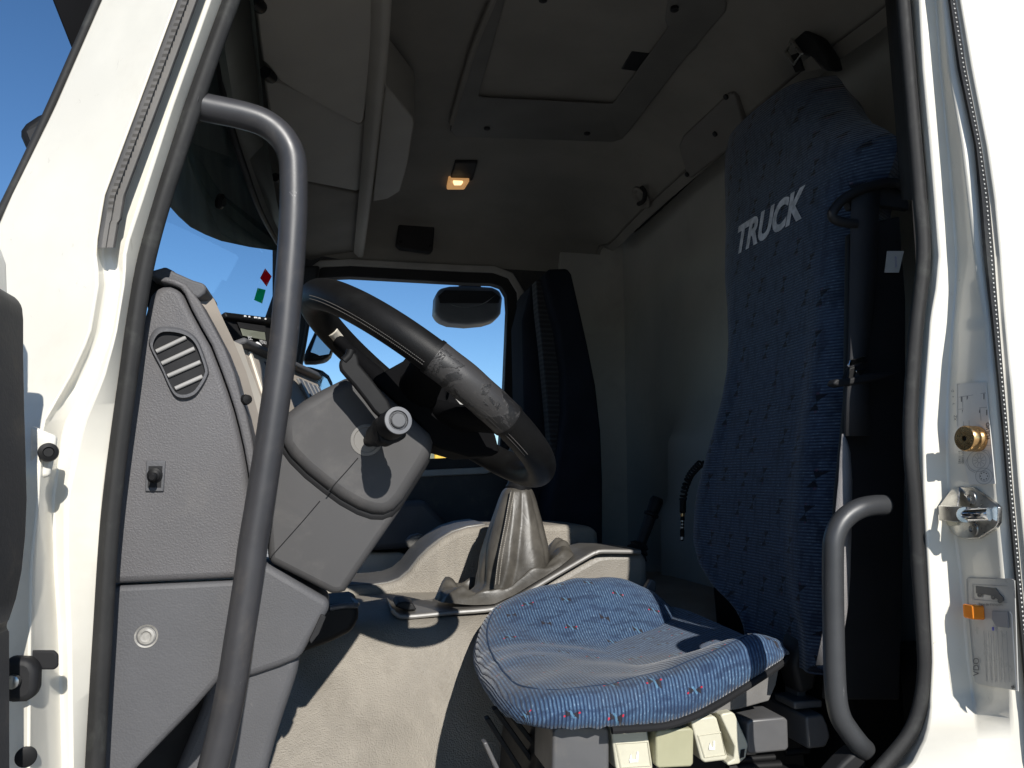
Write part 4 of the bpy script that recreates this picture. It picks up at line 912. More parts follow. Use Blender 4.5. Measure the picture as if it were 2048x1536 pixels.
# seat base
prY('seat_plinth', [(1085, 1450), (1640, 1440), (1660, 1800), (1060, 1800)], 1.30, .30, BLK, ds, bevel=.02)
for i, (a, b, c, d) in enumerate(((970, 1440, 1085, 1620), (985, 1420, 1100, 1580), (1000, 1410, 1110, 1550))):
    prism('suspension_link', [PY(a, b, 1.36), PY(a + 10, b - 4, 1.36), PY(c + 10, d - 4, 1.36), PY(c, d, 1.36)], (0, .02, 0), BLK, ds, bevel=.002)
prism('suspension_link', [PY(966, 1486, 1.3), PY(974, 1484, 1.3), PY(1010, 1560, 1.3), PY(1000, 1562, 1.3)], (0, .02, 0), CTRL, ds, bevel=.002)
YB = 1.19
prY('control_box', [(1106, 1462), (1116, 1452), (1210, 1452), (1219, 1460), (1219, 1560), (1104, 1560)], YB, .11, CTRL, ds, bevel=.010, segs=4, label='rounded grey control box at the front corner')
def key(px, inner, m, lab, y=YB):
    k = prY('control_key', px, y, .06, m, ds, bevel=.0035, segs=3, label=lab)
    if inner:
        n = len(inner); vs = [PY(a, b, y - .0006) for a, b in inner]
        ins = [(sum(a for a, b in inner) / n + (a - sum(p[0] for p in inner) / n) * .84, sum(b for a, b in inner) / n + (b - sum(p[1] for p in inner) / n) * .86) for a, b in inner]
        vs2 = [PY(a, b, y + .0022) for a, b in ins]; out_ = [PY(a, b, y - .0022) for a, b in ins]
        loft('key_rim', [vs, [lerp(p, q, .35) + Vector((0, -.0022, 0)) for p, q in zip(vs, vs2)], [lerp(p, q, .8) + Vector((0, -.0012, 0)) for p, q in zip(vs, vs2)]], m, k, closed_u=True, smooth=60)
    return k
k1 = key([(1222, 1456), (1230, 1452), (1288, 1448), (1294, 1454), (1307, 1536), (1300, 1544), (1240, 1546), (1232, 1538)], [(1230, 1486), (1296, 1482), (1303, 1532), (1240, 1536)], KEYC, 'wide cream rocker key')
prY('key_icon', [(1259, 1520), (1262, 1508), (1264, 1519), (1272, 1520), (1274, 1504), (1277, 1504), (1276, 1524), (1260, 1525)], YB - .002, .0015, WPRT, k1, bevel=0)
key([(1312, 1466), (1318, 1460), (1382, 1456), (1388, 1462), (1387, 1528), (1382, 1534), (1318, 1537), (1312, 1532)], None, KEYO, 'olive square key', YB - .012)
k2 = key([(1382, 1442), (1388, 1438), (1428, 1432), (1434, 1436), (1456, 1514), (1452, 1521), (1410, 1526), (1402, 1520)], [(1394, 1470), (1442, 1463), (1452, 1510), (1408, 1516)], KEYC, 'narrow cream rocker key')
prY('key_icon', [(1418, 1496), (1420, 1486), (1423, 1494), (1427, 1495), (1427, 1482), (1430, 1482), (1430, 1499), (1419, 1500)], YB - .002, .0015, WPRT, k2, bevel=0)
key([(1441, 1431), (1447, 1427), (1464, 1424), (1470, 1428), (1494, 1482), (1497, 1490), (1492, 1516), (1478, 1528), (1456, 1532), (1454, 1526), (1468, 1518), (1470, 1494)], None, KEYC, 'slanted cream release lever', YB - .006)
prY('lever_slot', [(1482, 1500), (1490, 1498), (1488, 1514), (1480, 1517)], YB - .0075, .001, VOID, ds, bevel=0)
prY('control_box', [(1494, 1446), (1502, 1440), (1568, 1434), (1576, 1440), (1578, 1496), (1572, 1502), (1502, 1509), (1495, 1504)], YB - .006, .13, CTRL, ds, bevel=.005, segs=3, label='square grey box between the levers and the grab handle')
prY('control_box', [(1612, 1434), (1646, 1428), (1656, 1450), (1662, 1474), (1652, 1495), (1616, 1499)], YB, .14, CTRL, ds, bevel=.004, segs=3, label='grey end box under the grab handle')
box('seat_bracket', PY(1596, 1400, 1.24), (.05, .06, .012), CTRL, ds, bevel=.003)
box('seat_bracket', PY(1590, 1360, 1.26), (.016, .04, .06), CTRL, ds, bevel=.003)
tube('slide_bar', [PY(1466, 1520, YB + .01), PY(1548, 1514, YB + .01)], .0055, BLKS, ds, n=1, seg=10)
tube('slide_bar', [PY(1570, 1506, YB + .03), PY(1616, 1500, YB + .03)], .0055, BLKS, ds, n=1, seg=10)
tube('slide_bar', [PY(1455, 1536, YB + .01), PY(1560, 1530, YB + .01)], .0075, BLKS, ds, n=1, seg=10)
lathe('air_bellows', PY(1590, 1560, 1.19), (0, 0, 1), [(-.05, .03), (-.03, .036), (-.02, .030), (-.01, .036), (0, .030), (.008, .034), (.014, .028), (.016, 0)], BLK, ds, seg=28)
prY('recline_knob', [(1585, 1330), (1600, 1275), (1614, 1262), (1628, 1275), (1640, 1340), (1630, 1380), (1600, 1390)], 1.22, .05, BLK, ds, bevel=.010)
# ================================================================ seat belt
sb = thing('seat_belt', 'black seat belt, its lap part sunlit grey, hanging beside the backrest with a chrome tongue', 'seat belt', V(.72, 1.1, -.4))
rows = []
for y, a, b, d in ((868, 1684, 1687, 1.075), (885, 1682, 1695, 1.074), (905, 1680, 1700, 1.073), (960, 1677, 1704, 1.07), (1040, 1669, 1703, 1.07), (1150, 1661, 1700, 1.07), (1210, 1655, 1696, 1.07), (1260, 1646, 1688, 1.075), (1330, 1632, 1672, 1.085)):
    rows.append([PY(a, y, d), PY(lerp(a, b, .5), y, d - .002), PY(b, y, d + .001)])
loft('lap_webbing', rows, STRAP, sb, smooth=60, solid=.0015)
rows = []
for y, a, b, d in ((378, 1704, 1760, 1.115), (430, 1702, 1757, 1.113), (560, 1699, 1752, 1.11), (680, 1697, 1738, 1.108), (716, 1696, 1734, 1.106), (770, 1690, 1738, 1.103), (872, 1688, 1740, 1.095)):
    rows.append([PY(a, y, d), PY(lerp(a, b, .5), y, d - .003), PY(b, y, d + .002)])
loft('shoulder_webbing', rows, STRAPB, sb, smooth=60, solid=.0016)
tube('belt_guide', [PY(a, b, 1.112) for a, b in ((1812, 378), (1790, 366), (1755, 369), (1720, 380), (1690, 396), (1672, 414), (1664, 430), (1672, 440), (1694, 446), (1712, 448))], .008, BLK, sb, n=5, seg=10)
prY('belt_guide_plate', [(1690, 400), (1720, 384), (1770, 372), (1815, 380), (1820, 420), (1760, 412), (1700, 420)], 1.12, .012, BLK, sb, bevel=.003)
prY('belt_tongue', [(1700, 720), (1730, 712), (1735, 716), (1734, 722), (1704, 728), (1700, 734), (1697, 730)], 1.098, .004, CHROME, sb, bevel=.0008)
prY('tongue_bar', [(1712, 741), (1731, 738), (1731, 742), (1713, 745)], 1.098, .003, CHROME, sb, bevel=.0005)
prY('tongue_body', [(1698, 735), (1730, 724), (1732, 744), (1712, 760), (1690, 762)], 1.101, .012, BLKS, sb, bevel=.003)
prY('belt_stop', [(1666, 768), (1672, 758), (1700, 756), (1740, 746), (1790, 744), (1792, 752), (1740, 764), (1700, 770), (1680, 774)], 1.096, .02, BLK, sb, bevel=.004)
tg2 = prY('seat_tag', [(1775, 502), (1808, 502), (1798, 545), (1770, 545)], 1.127, .0015, PAPER, None, bevel=0, label='small white paper tag with blue writing beside the seat belt', cat='tag')
c = PY(1792, 524, 1.1255); text('tag_writing', 'TOZ E3-200', c, Vector((.0, 0, .0036)), Vector((-.0042, 0, 0)), BLUEI, tg2)
# ================================================================ engine tunnel, ridge, console
et = thing('engine_tunnel', 'pale rubber covered engine tunnel lit by the sun between the seats', 'engine cover', V(.3, 2.2, -.9))
pf = [(1.54, -.90), (1.57, -.78), (1.62, -.64), (1.67, -.50), (1.71, -.39), (1.735, -.335), (1.76, -.306), (1.80, -.293), (1.88, -.288), (2.05, -.286), (2.6, -.286), (2.93, -.36)]
rows = []
for i in range(-9, 22):
    x = i * .05; wv = .014 * noise.noise(Vector((x * 4, 1, 0))); dpq = .02 * max(0, 1 - abs(x - .09) / .12)
    sh_ = -.23 * sstep((.25 - x) / .26); rows.append([V(x, y + sh_ * sstep((-.31 - z) / .35) + wv * (1 if z < -.33 else .3), z + (.012 * noise.noise(Vector((x * 9, y * 9, 0))) - dpq * .3 if y < 1.9 and z > -.36 else .006 * noise.noise(Vector((x * 6, y * 6, 2))))) for y, z in pf])
loft('tunnel_cover', rows, MAT_, et, smooth=180, sub=1)
rg = [(640, 1176), (690, 1174), (745, 1171), (775, 1167), (800, 1160), (820, 1143), (838, 1119), (856, 1101), (880, 1082), (905, 1066), (935, 1056), (972, 1051), (1060, 1050), (1140, 1050), (1175, 1052), (1190, 1056), (1196, 1066), (1199, 1100), (1200, 1220), (640, 1230)]
prY('ridge', rg, 2.14, .26, MAT_, et, bevel=.022, segs=4, smooth=50)
prY('ridge_trim', [(640, 1172), (690, 1170), (745, 1167), (775, 1163), (797, 1155), (817, 1138), (835, 1114), (853, 1096), (877, 1077), (903, 1061), (934, 1051), (972, 1046), (972, 1054), (935, 1060), (905, 1070), (880, 1086), (856, 1105), (838, 1123), (820, 1148), (800, 1165), (745, 1176), (640, 1182)], 2.155, .26, PLATE, et, bevel=.004)
prY('ridge_cap', [(812, 1082), (822, 1072), (838, 1068), (850, 1072), (846, 1084), (818, 1098)], 2.43, .05, PLATE, et, bevel=.006)
YG = 1.80
prY('console', [(985, 1222), (1034, 1200), (1110, 1156), (1180, 1116), (1196, 1108), (1220, 1105), (1280, 1104), (1292, 1110), (1296, 1125), (1298, 1300), (985, 1300)], YG + .012, .22, CONS, et, bevel=.026, segs=4, smooth=50)
def strip(name, px, y0, y1, th, m, parent, **k):        # bent strip: profile measured at y0, th thick, running to y1
    top = [PY(a, b, y0) for a, b in px]; rows = [top, [p + Vector((0, y1 - y0, 0)) for p in top], [p + Vector((0, y1 - y0, -th)) for p in top], [p + Vector((0, 0, -th)) for p in top]]
    vs, fs = grid(rows, closed_v=True); n = len(top); fs += [(0, n, 2 * n, 3 * n), (n - 1, 4 * n - 1, 3 * n - 1, 2 * n - 1)]
    return obj(name, vs, fs, m, parent, **k)
gl = thing('gear_lever', 'gear lever under a creased leather gaiter on a bent grey plate', 'gear lever', PY(950, 1215, 2.12))
strip('base_plate', [(783, 1217), (790, 1224), (800, 1228), (816, 1229), (989, 1213), (1034, 1192), (1108, 1148), (1180, 1106), (1192, 1101), (1206, 1098), (1281, 1099)], YG, YG + .19, .011, PLATE, gl, bevel=.004, smooth=40)
tube('plate_edge', [PY(a, b, YG - .001) for a, b in ((784, 1219), (792, 1228), (812, 1234), (900, 1226), (989, 1218), (1034, 1197), (1108, 1153), (1180, 1111), (1192, 1106), (1206, 1103), (1281, 1104))], .0048, mat('edge_grey', (.17, .162, .15), .42, var=.15), gl, n=4, seg=8)
prY('plate_end_cap', [(790, 1214), (796, 1205), (812, 1203), (826, 1207), (834, 1220), (815, 1222)], YG + .03, .10, BLK, gl, bevel=.004)
# gaiter: stacked rings, then a slouching skirt that follows the plate
GY = 1.90
def plate_z(x):
    t = [(PY(a, b, YG).x, PY(a, b, YG).z) for a, b in ((783, 1217), (989, 1213), (1034, 1192), (1108, 1148), (1180, 1106), (1281, 1099))]; return interp(t, x)[0]
rows = []; NG = 96
spec = [(973, 1036, 18), (977, 1035, 27), (984, 1034, 32), (1000, 1033, 38), (1019, 1032, 44), (1040, 1031, 50), (1067, 1029, 58), (1088, 1028, 63), (1105, 1028, 67), (1122, 1027, 69), (1137, 1026, 70), (1152, 1025, 71), (1165, 1024, 71), (1174, 1024, 72)]
def wrapd(a, c): return (a - c + math.pi) % (2 * math.pi) - math.pi
FOLDS = ((-2.05, .16, .10), (-1.62, -.22, .13), (-1.05, .10, .20), (-.62, -.26, .14), (-.15, .16, .16), (.6, -.15, .2), (1.6, .1, .3), (2.5, -.2, .2), (-2.75, -.14, .16))
for k, (y, xc, hw) in enumerate(spec):
    c = PY(xc, y, GY); w_ = hw * GY / F; r = []; f = k / (len(spec) - 1)
    for i in range(NG):
        a = 2 * math.pi * i / NG; fold = 1
        for fc, fa, fw in FOLDS:
            d = wrapd(a, fc + .18 * math.sin(f * 3 + fc * 3)); fold += fa * (.25 + .75 * f) * math.exp(-abs(d) / fw) * .8
        fold += (.05 * f + .012) * noise.noise(Vector((math.cos(a) * 3, math.sin(a) * 3, y * .035)))
        sq = (abs(math.cos(a)) ** 3.5 + abs(math.sin(a)) ** 3.5) ** (-1 / 3.5)
        r.append(c + Vector((math.cos(a) * w_ * fold * lerp(1, sq, .3 + f * .7), math.sin(a) * w_ * .92 * fold * lerp(1, sq, .3 + f * .7), .010 * f * math.sin(2 * a + .6) + (math.cos(a) * .040 * f * f if math.cos(a) > 0 else 0))))
    rows.append(r)
bc = PY(1010, 1190, GY)
for k, (ax, ay, h) in enumerate(((.092, .074, .010), (.104, .080, .016), (.116, .083, .034), (.134, .086, .034), (.152, .089, .024), (.160, .090, .003))):
    r = []
    for i in range(NG):
        a = 2 * math.pi * i / NG; n1 = noise.noise(Vector((math.cos(a) * 2.4, math.sin(a) * 2.4, 5 + k * .45))) + .5 * noise.noise(Vector((math.cos(a) * 6, math.sin(a) * 6, k * .9))); sq = (abs(math.cos(a)) ** 3 + abs(math.sin(a)) ** 3) ** (-1 / 3)
        x = bc.x + math.cos(a) * ax * (1 + .06 * n1) * sq * (1 if math.cos(a) < 0 else .98); y = GY + math.sin(a) * ay * (1 + .03 * n1) * sq
        r.append(Vector((x, y, plate_z(x) + h * (1 + .9 * n1))))
    rows.append(r)
loft('gaiter', rows, GAIT, gl, closed_u=True, caps=False, smooth=180, sub=1)
st = []
for off in (-.004, .004):
    pth = smooth_path([PY(a, b, d) for a, b, d in ((1023, 984, GY - .040), (1018, 1010, GY - .050), (1012, 1045, GY - .064), (1005, 1080, GY - .076), (999, 1112, GY - .088), (995, 1140, GY - .094), (992, 1168, GY - .098))], 9)
    for i in range(0, len(pth) - 1):
        a, b = pth[i], lerp(pth[i], pth[i + 1], .6); e = b - a; u_ = e.normalized(); st.append(box_geo((a + b) / 2 + Vector((off, -.011, 0)), e, Vector((.0016, 0, 0)), Vector((0, .0016, 0))))
sv2, sf2 = join(st); obj('stitching', sv2, sf2, THREAD, gl, kind='stuff', smooth=0)
pth = [PY(a, b, d - .002) for a, b, d in ((1023, 982, GY - .040), (1018, 1010, GY - .050), (1012, 1045, GY - .064), (1005, 1080, GY - .076), (999, 1112, GY - .088), (995, 1140, GY - .094), (992, 1168, GY - .098))]
tube('gaiter_seam', pth, .0035, GAIT, gl, n=6, seg=8)
lathe('gaiter_collar', PY(1037, 975, GY), (0, 0, 1), [(-.006, .030), (.004, .031), (.010, .026), (.03, .020), (.03, 0)], BLKS, gl, seg=24)
# storage tray beside the column
tr = thing('storage_tray', 'dark open plastic tray on the tunnel beside the steering column', 'tray', PY(670, 1285, 1.8))
prY('tray_body', [(560, 1330), (640, 1212), (700, 1206), (718, 1214), (716, 1240), (704, 1264), (664, 1284), (612, 1304)], 1.62, .18, BLKS, tr, bevel=.012, segs=4)
tube('tray_rim', [PY(a, b, y) for a, b, y in ((640, 1196, 1.80), (672, 1190, 1.80), (694, 1195, 1.76), (714, 1209, 1.625), (690, 1211, 1.62), (660, 1216, 1.62))], .0055, mat('rim_blue_grey', (.065, .072, .085), .4), tr, n=5, seg=8)
# lever and coiled air hose by the rear of the tunnel
pv = thing('brake_lever', 'short black handbrake lever standing by the rear wall', 'lever', PY(1290, 1100, 2.05))
tube('lever_stem', [PY(1280, 1092, 2.05), PY(1291, 1062, 2.05), PY(1302, 1030, 2.05)], lambda t: .013 + .003 * t, BLK, pv, n=4, seg=16)
lathe('lever_knob', PY(1301, 1034, 2.05), (PY(1318, 990, 2.05) - PY(1301, 1034, 2.05)), [(0, .014), (.004, .020), (.010, .020), (.013, .016), (.045, .0185), (.055, .015), (.058, 0)], BLKS, pv, seg=20)
lathe('lever_boot', PY(1276, 1098, 2.05), (PY(1291, 1062, 2.05) - PY(1276, 1098, 2.05)), [(-.02, .034), (-.01, .026), (-.004, .030), (.004, .022), (.010, .026), (.018, .017), (.02, 0)], BLK, pv, seg=20)
prY('release_button', [(1283, 1190), (1302, 1158), (1313, 1162), (1312, 1186), (1300, 1200)], 1.74, .02, CTRL, pv, bevel=.004)
ah = thing('air_hose', 'black coiled air hose ending in a slim brass and steel blow gun', 'air hose', PX(1365, 1075, .84))
ctr = smooth_path([PX(a, b, .92) for a, b in ((1402, 926), (1392, 936), (1382, 948), (1375, 962), (1369, 980), (1366, 1000))], 8); hel = []
for i in range(len(ctr) * 7):
    f = i / 7; k = min(int(f), len(ctr) - 2); c = lerp(ctr[k], ctr[k + 1], min(1, f - k)); t = (ctr[k + 1] - ctr[k]).normalized(); a_ = t.orthogonal().normalized(); b_ = t.cross(a_)
    hel.append(c + (a_ * math.cos(f * 2.1) + b_ * math.sin(f * 2.1)) * .0075)
tube('hose_coil', hel, .0032, BLK, ah, n=1, seg=7, smooth_it=False)
g0, g1 = PX(1366, 1000, .918), PX(1364, 1082, .91)
L = (g1 - g0).length
lathe('blow_gun', g0, g1 - g0, [(0, .006), (.002, .0085), (L * .3, .0085), (L * .32, .0055), (L * .5, .0060), (L * .52, .0042), (L * .72, .0042), (L * .74, .006), (L * .9, .0055), (L, .003), (L, 0)], BLKS, ah, seg=16)
for f0, f1, m_ in ((.33, .40, BRASS), (.50, .53, STEEL), (.58, .61, STEEL), (.66, .69, STEEL), (.9, .97, STEEL)):
    lathe('gun_fitting', g0 + (g1 - g0) * f0, g1 - g0, [(0, .005), (.0005, .0062), (L * (f1 - f0), .0062), (L * (f1 - f0), 0)], m_, ah, seg=14)
# ================================================================ passenger seat
ps = thing('passenger_seat', 'tall navy passenger seat backrest with a ribbed side bolster beyond the driver seat', 'seat', PY(1130, 1100, 2.6))
so_ = [(1090, 548), (1098, 537), (1136, 536), (1144, 548), (1158, 610), (1176, 690), (1192, 770), (1202, 860), (1206, 960), (1206, 1180), (1096, 1180), (1104, 1000), (1122, 900), (1130, 820), (1128, 740), (1116, 660), (1098, 590)]
prY('backrest', so_, 2.36, .42, NAVY, ps, bevel=.03, segs=5, smooth=60)
def ribm():
    m, nt, p = new_mat('ribbed_cloth'); co_ = objco(nt); s_ = nt.nodes.new('ShaderNodeSeparateXYZ'); nt.links.new(co_, s_.inputs[0]); r = (E(nt, s_.outputs[2]) * 420.0).sin()
    nt.links.new(mixc(nt, r.ramp(-.3, .8), (.006, .0065, .009), (.018, .019, .022)), p.inputs['Base Color']); p.inputs['Roughness'].default_value = .9; bump(nt, p, r, .5, .002); return m
prY('ribbed_bolster', [(1072, 560), (1092, 556), (1106, 620), (1122, 690), (1130, 760), (1130, 830), (1122, 890), (1106, 960), (1100, 1000), (1102, 900), (1094, 800), (1084, 690), (1076, 620)], 2.42, .06, ribm(), ps, bevel=.006)
prY('seat_side', [(1046, 640), (1066, 560), (1090, 690), (1102, 820), (1104, 1000), (1090, 1180), (1040, 1180), (1052, 900)], 2.52, .2, NAVY, ps, bevel=.02)
# ================================================================ labels and hardware on the rear door jamb
def jline(pts, w_, name, m, parent, lift=.0022, closed=False):
    P = [Vector((a, b, 0)) for a, b in pts]; n = len(P); vs, fs = [], []
    for i in range(n):
        a, b = P[i - 1] if (i or closed) else P[i], P[(i + 1) % n] if (i < n - 1 or closed) else P[i]; t = (b - a).normalized(); s_ = Vector((-t.y, t.x, 0)) * w_ / 2
        for q in (P[i] + s_, P[i] - s_): vs.append(jamb(q.x, q.y, lift)[0])
    for i in range(n if closed else n - 1):
        j = (i + 1) % n; fs.append((2 * i, 2 * i + 1, 2 * j + 1, 2 * j))
    return vs, fs
def jlines(name, lines, w_, m, parent, lift=.0024):
    v_, f_ = join([jline(l, w_, name, m, parent, lift, l[0] == l[-1] and False) for l in lines]); return obj(name, v_, f_, m, parent, smooth=0)
def jtext(name, s, px, py, hpx, m, parent, updown=1, lift=.0026, **k):
    p, n = jamb(px, py, lift); k_ = 1.0
    a = jamb(px, py - 10, lift)[0] - p; u_ = a.normalized() * hpx * a.length / 10      # text runs upwards
    b = jamb(px + 10, py, lift)[0] - p; v_ = b.normalized() * hpx * b.length / 10      # its top faces... left
    return text(name, s, p, u_, -v_, m, parent, **k)
z3 = lambda x, y: (1840 + x / 4.264, 740 + y / 4.264)
lbl = jq('service_label', [z3(300, 118), z3(560, 105), z3(640, 970), z3(420, 980), z3(310, 500)], PAPER, None, .0018, label='white service chart label with tyre drawings on the door jamb above the striker', cat='label')
jlines('chart_lines', [[z3(318, 120), z3(322, 480)], [z3(360, 225), z3(372, 480)], [z3(408, 222), z3(420, 480)], [z3(455, 215), z3(466, 400)], [z3(503, 210), z3(520, 430)], [z3(330, 232), z3(560, 195)], [z3(325, 335), z3(570, 318)], [z3(318, 122), z3(340, 118)], [z3(325, 660), z3(610, 640)]], .9, INKL, lbl)
for x, y in ((352, 250), (402, 245), (450, 240), (500, 232), (545, 228), (362, 365), (410, 355), (460, 350), (508, 345), (568, 365)):
    a, b = z3(x, y); jlines('chart_entry', [[(a, b - 6), (a, b + 5)]], 1.8, INK, lbl)
for s, x, y, h in (('D', 280, 178, 7), ('+', 284, 228, 7), ('Y', 290, 288, 7), ('XZ', 302, 408, 8)): jtext('chart_letter', s, *z3(x, y), h, INK, lbl)
jtext('chart_letter', 'VOLVO', *z3(580, 522), 10.5, INK, lbl, width=1.0, offset=.03)
jtext('chart_letter', 'SB411-18', *z3(338, 745), 6.8, INK, lbl); jtext('chart_letter', 'SB411-22', *z3(366, 742), 6.8, INK, lbl)
def ell(x, y, rx, ry, n=28, rot=0): return [z3(x + rx * math.cos(2 * math.pi * i / n) * math.cos(rot) - ry * math.sin(2 * math.pi * i / n) * math.sin(rot), y + rx * math.cos(2 * math.pi * i / n) * math.sin(rot) + ry * math.sin(2 * math.pi * i / n) * math.cos(rot)) for i in range(n + 1)]
tl = [ell(500, 775, 95, 90), ell(505, 772, 58, 64), ell(505, 770, 16, 18), ell(545, 905, 72, 68), ell(548, 905, 42, 45), [z3(410, 740), z3(390, 790), z3(420, 850), z3(470, 875)], [z3(520, 680), z3(580, 690), z3(608, 760), z3(600, 800)]]
tl += [[z3(505 + 20 * math.cos(a), 770 + 20 * math.sin(a)), z3(505 + 50 * math.cos(a), 770 + 55 * math.sin(a))] for a in [i * .628 for i in range(10)]]
jlines('tyre_drawing', tl, .8, INKL, lbl)
jlines('tyre_drawing', [[z3(545 + 34 * math.cos(a), 905 + 36 * math.sin(a)), z3(545 + 26 * math.cos(a), 905 + 28 * math.sin(a))] for a in [i * .785 for i in range(8)]], 2.6, INK, lbl)
bk = thing('door_stop_knob', 'round brass stop knob screwed to the door jamb over the service label', 'knob', jamb(1958, 877)[0])
kb, kn = jamb(1957, 878, .001); kd = (kn + Vector((0, -.10, .02))).normalized()
lathe('knob', kb, kd, [(0, .0150), (.002, .0163), (.008, .0163), (.010, .0150), (.0115, .0148), (.013, .0163), (.0215, .0163), (.0235, .0150), (.0235, .0035), (.0195, .0030), (.0195, 0)], BRASS, bk, seg=40)
lathe('knob_screw', kb + kd * .019, kd, [(0, .0032), (.0015, .003), (.0015, 0)], VOID, bk, seg=14)
stt = thing('striker', 'steel door striker plate with a thick bolt on the door jamb', 'door striker', jamb(1940, 1025)[0])
plp = [z3(*q) for q in ((300, 995), (330, 992), (450, 1000), (640, 1140), (668, 1170), (664, 1300), (640, 1345), (500, 1435), (400, 1442), (310, 1420), (150, 1262), (155, 1160), (262, 1015))]
jn = jamb(1935, 1020)[1]; j0 = jamb(1935, 1020, .006)[0]
prism('striker_plate', [PP(a, b, j0, jn) for a, b in plp], -jn * .006, STEEL, stt, bevel=.0012)
def js(x, y, l): return PP(*z3(x, y), j0 + jn * l, jn)
prism('striker_arm', [js(155, 1155, .018), js(395, 1165, .018), js(420, 1200, .018), js(425, 1270, .018), js(405, 1303, .018), js(160, 1283, .018)], -jn * .005, STEEL, stt, bevel=.0010)
prism('striker_web', [js(330, 995, .001), js(318, 1160, .016), js(165, 1160, .016), js(270, 1010, .001)], -jn * .003, STEEL, stt, bevel=.0005)
prism('striker_foot', [js(215, 1285, .004), js(315, 1285, .004), js(315, 1325, .002), js(240, 1330, .002)], -jn * .003, KEYC, stt, bevel=.0005)
tube('striker_bolt', [js(385, 1235, .014), js(480, 1232, .013), js(590, 1228, .006)], .0085, CHROME, stt, n=1, seg=22, smooth_it=False)
lathe('bolt_head', js(385, 1235, .0185), (js(385, 1235, .03) - js(385, 1235, .0185)), [(-.002, .010), (.0012, .0095), (.0012, .005), (-.001, .0045), (-.001, 0)], STEEL, stt, seg=20)
for x, y in ((432, 1092), (445, 1355)):
    lathe('striker_screw', js(x, y, .0004), jn, [(-.001, .0098), (.0012, .0094), (.0016, .0045), (-.001, .004), (-.001, 0)], STEEL, stt, seg=20)
z4 = lambda x, y: (1840 + x / 5.486, 1120 + y / 5.486)
plq = [z4(510, 212), z4(530, 190), z4(1000, 205), z4(1035, 225), z4(1048, 600), z4(1075, 1440), z4(1040, 1430), z4(640, 1362), z4(600, 1335), z4(585, 1200), z4(545, 700), z4(518, 460)]
vp = jq('tachograph_plate', plq, PLASTL, None, .0020, label='grey specification plate with a lorry drawing low on the door jamb', cat='plate')
jlines('plate_frame', [[z4(512, 215), z4(530, 195), z4(1000, 208), z4(1033, 228), z4(1045, 420)], [z4(512, 215), z4(518, 460), z4(545, 700), z4(588, 1200)], [z4(575, 270), z4(960, 285)], [z4(575, 430), z4(960, 465)], [z4(575, 270), z4(575, 430)]], 1.1, INKL, vp, .003)
jq('lorry_drawing', [z4(610, 285), z4(830, 310), z4(870, 370), z4(912, 415), z4(915, 450), z4(880, 455), z4(800, 395), z4(690, 375), z4(612, 365)], INK, vp, .0030)
jlines('lorry_wheel', [[z4(x + 18 * math.cos(i * .6), y + 20 * math.sin(i * .6)) for i in range(12)] for x, y in ((655, 378), (805, 405), (878, 446))], 4, INK, vp, .0032)
jtext('plate_text', 'VDO', *z4(618, 1172), 17, INK, vp, lift=.003)
p, n_j = jamb(*z4(770, 487), .003)
text('plate_text', 'Type de transport', p, (jamb(z4(770, 487)[0] + 5, z4(770, 487)[1], .003)[0] - p).normalized() * .0062, Vector((0, 0, .0048)), INK, vp)
jq('plate_panel', [z4(788, 560), z4(960, 568), z4(972, 745), z4(830, 730), z4(790, 650)], INKL, vp, .0030)
jlines('plate_rows', [[z4(x, 780), z4(x + 30, 1340)] for x in (700, 750, 800, 850, 900, 950)], 1.0, INKL, vp, .003)
jlines('blue_mark', [[z4(800, 735), z4(803, 775)]], 4.5, BLUEI, vp, .0031)
jlines('bright_edge', [[z4(985, 565), z4(1008, 600), z4(1025, 900), z4(1062, 1435)]], 2.2, WPRT, vp, .0032)
jlines('dark_spot', [[z4(1012, 1380), z4(1026, 1410)]], 6, INK, vp, .0033)
oc, on = jamb(*z4(655, 570), .003)
ot = thing('orange_tab', 'small translucent orange plastic tab over the specification plate', 'tab', oc)
q0 = [PP(*z4(x, y), oc, on) for x, y in ((640, 480), (700, 500), (706, 640), (650, 660))]
prism('tab', [oc + Vector((0, sx * .0085, sz * .0088)) for sx, sz in ((-1, -.8), (-.8, -1), (.8, -1), (1, -.8), (1, .8), (.8, 1), (-.8, 1), (-1, .8))], (on + Vector((0, 0, .05))).normalized() * .016, ORANGE, ot, bevel=.0015)
# ================================================================ open door at the left edge
od = thing('cab_door', 'edge of the open driver door with dark trim at the left of the doorway', 'door', V(-.42, .8, -.6))
prism('door_trim', [PY(a, b, .80) for a, b in ((-30, 578), (8, 582), (34, 597), (47, 610), (50, 640), (50, 720), (52, 820), (55, 920), (57, 1000), (54, 1070), (47, 1140), (36, 1195), (22, 1238), (14, 1248), (22, 1262), (23, 1700), (-120, 1700), (-120, 600))], (0, -.55, 0), DRIM, od, bevel=.012, segs=4)
prism('door_frame', [PY(a, b, .83) for a, b in ((-120, 470), (4, 490), (18, 530), (21, 620), (21, 1240), (-10, 1700), (-120, 1700))], (-.02, -.5, 0), WHITED, od, bevel=.008)
prY('door_hinge', [(8, 1316), (52, 1318), (66, 1326), (73, 1342), (72, 1378), (66, 1396), (48, 1406), (8, 1408)], .845, .02, BLK, od, bevel=.006)
lathe('hinge_pin', PY(28, 1362, .842), (0, -1, 0), [(0, .006), (.006, .006), (.007, .004), (.007, 0)], STEEL, od, seg=14)
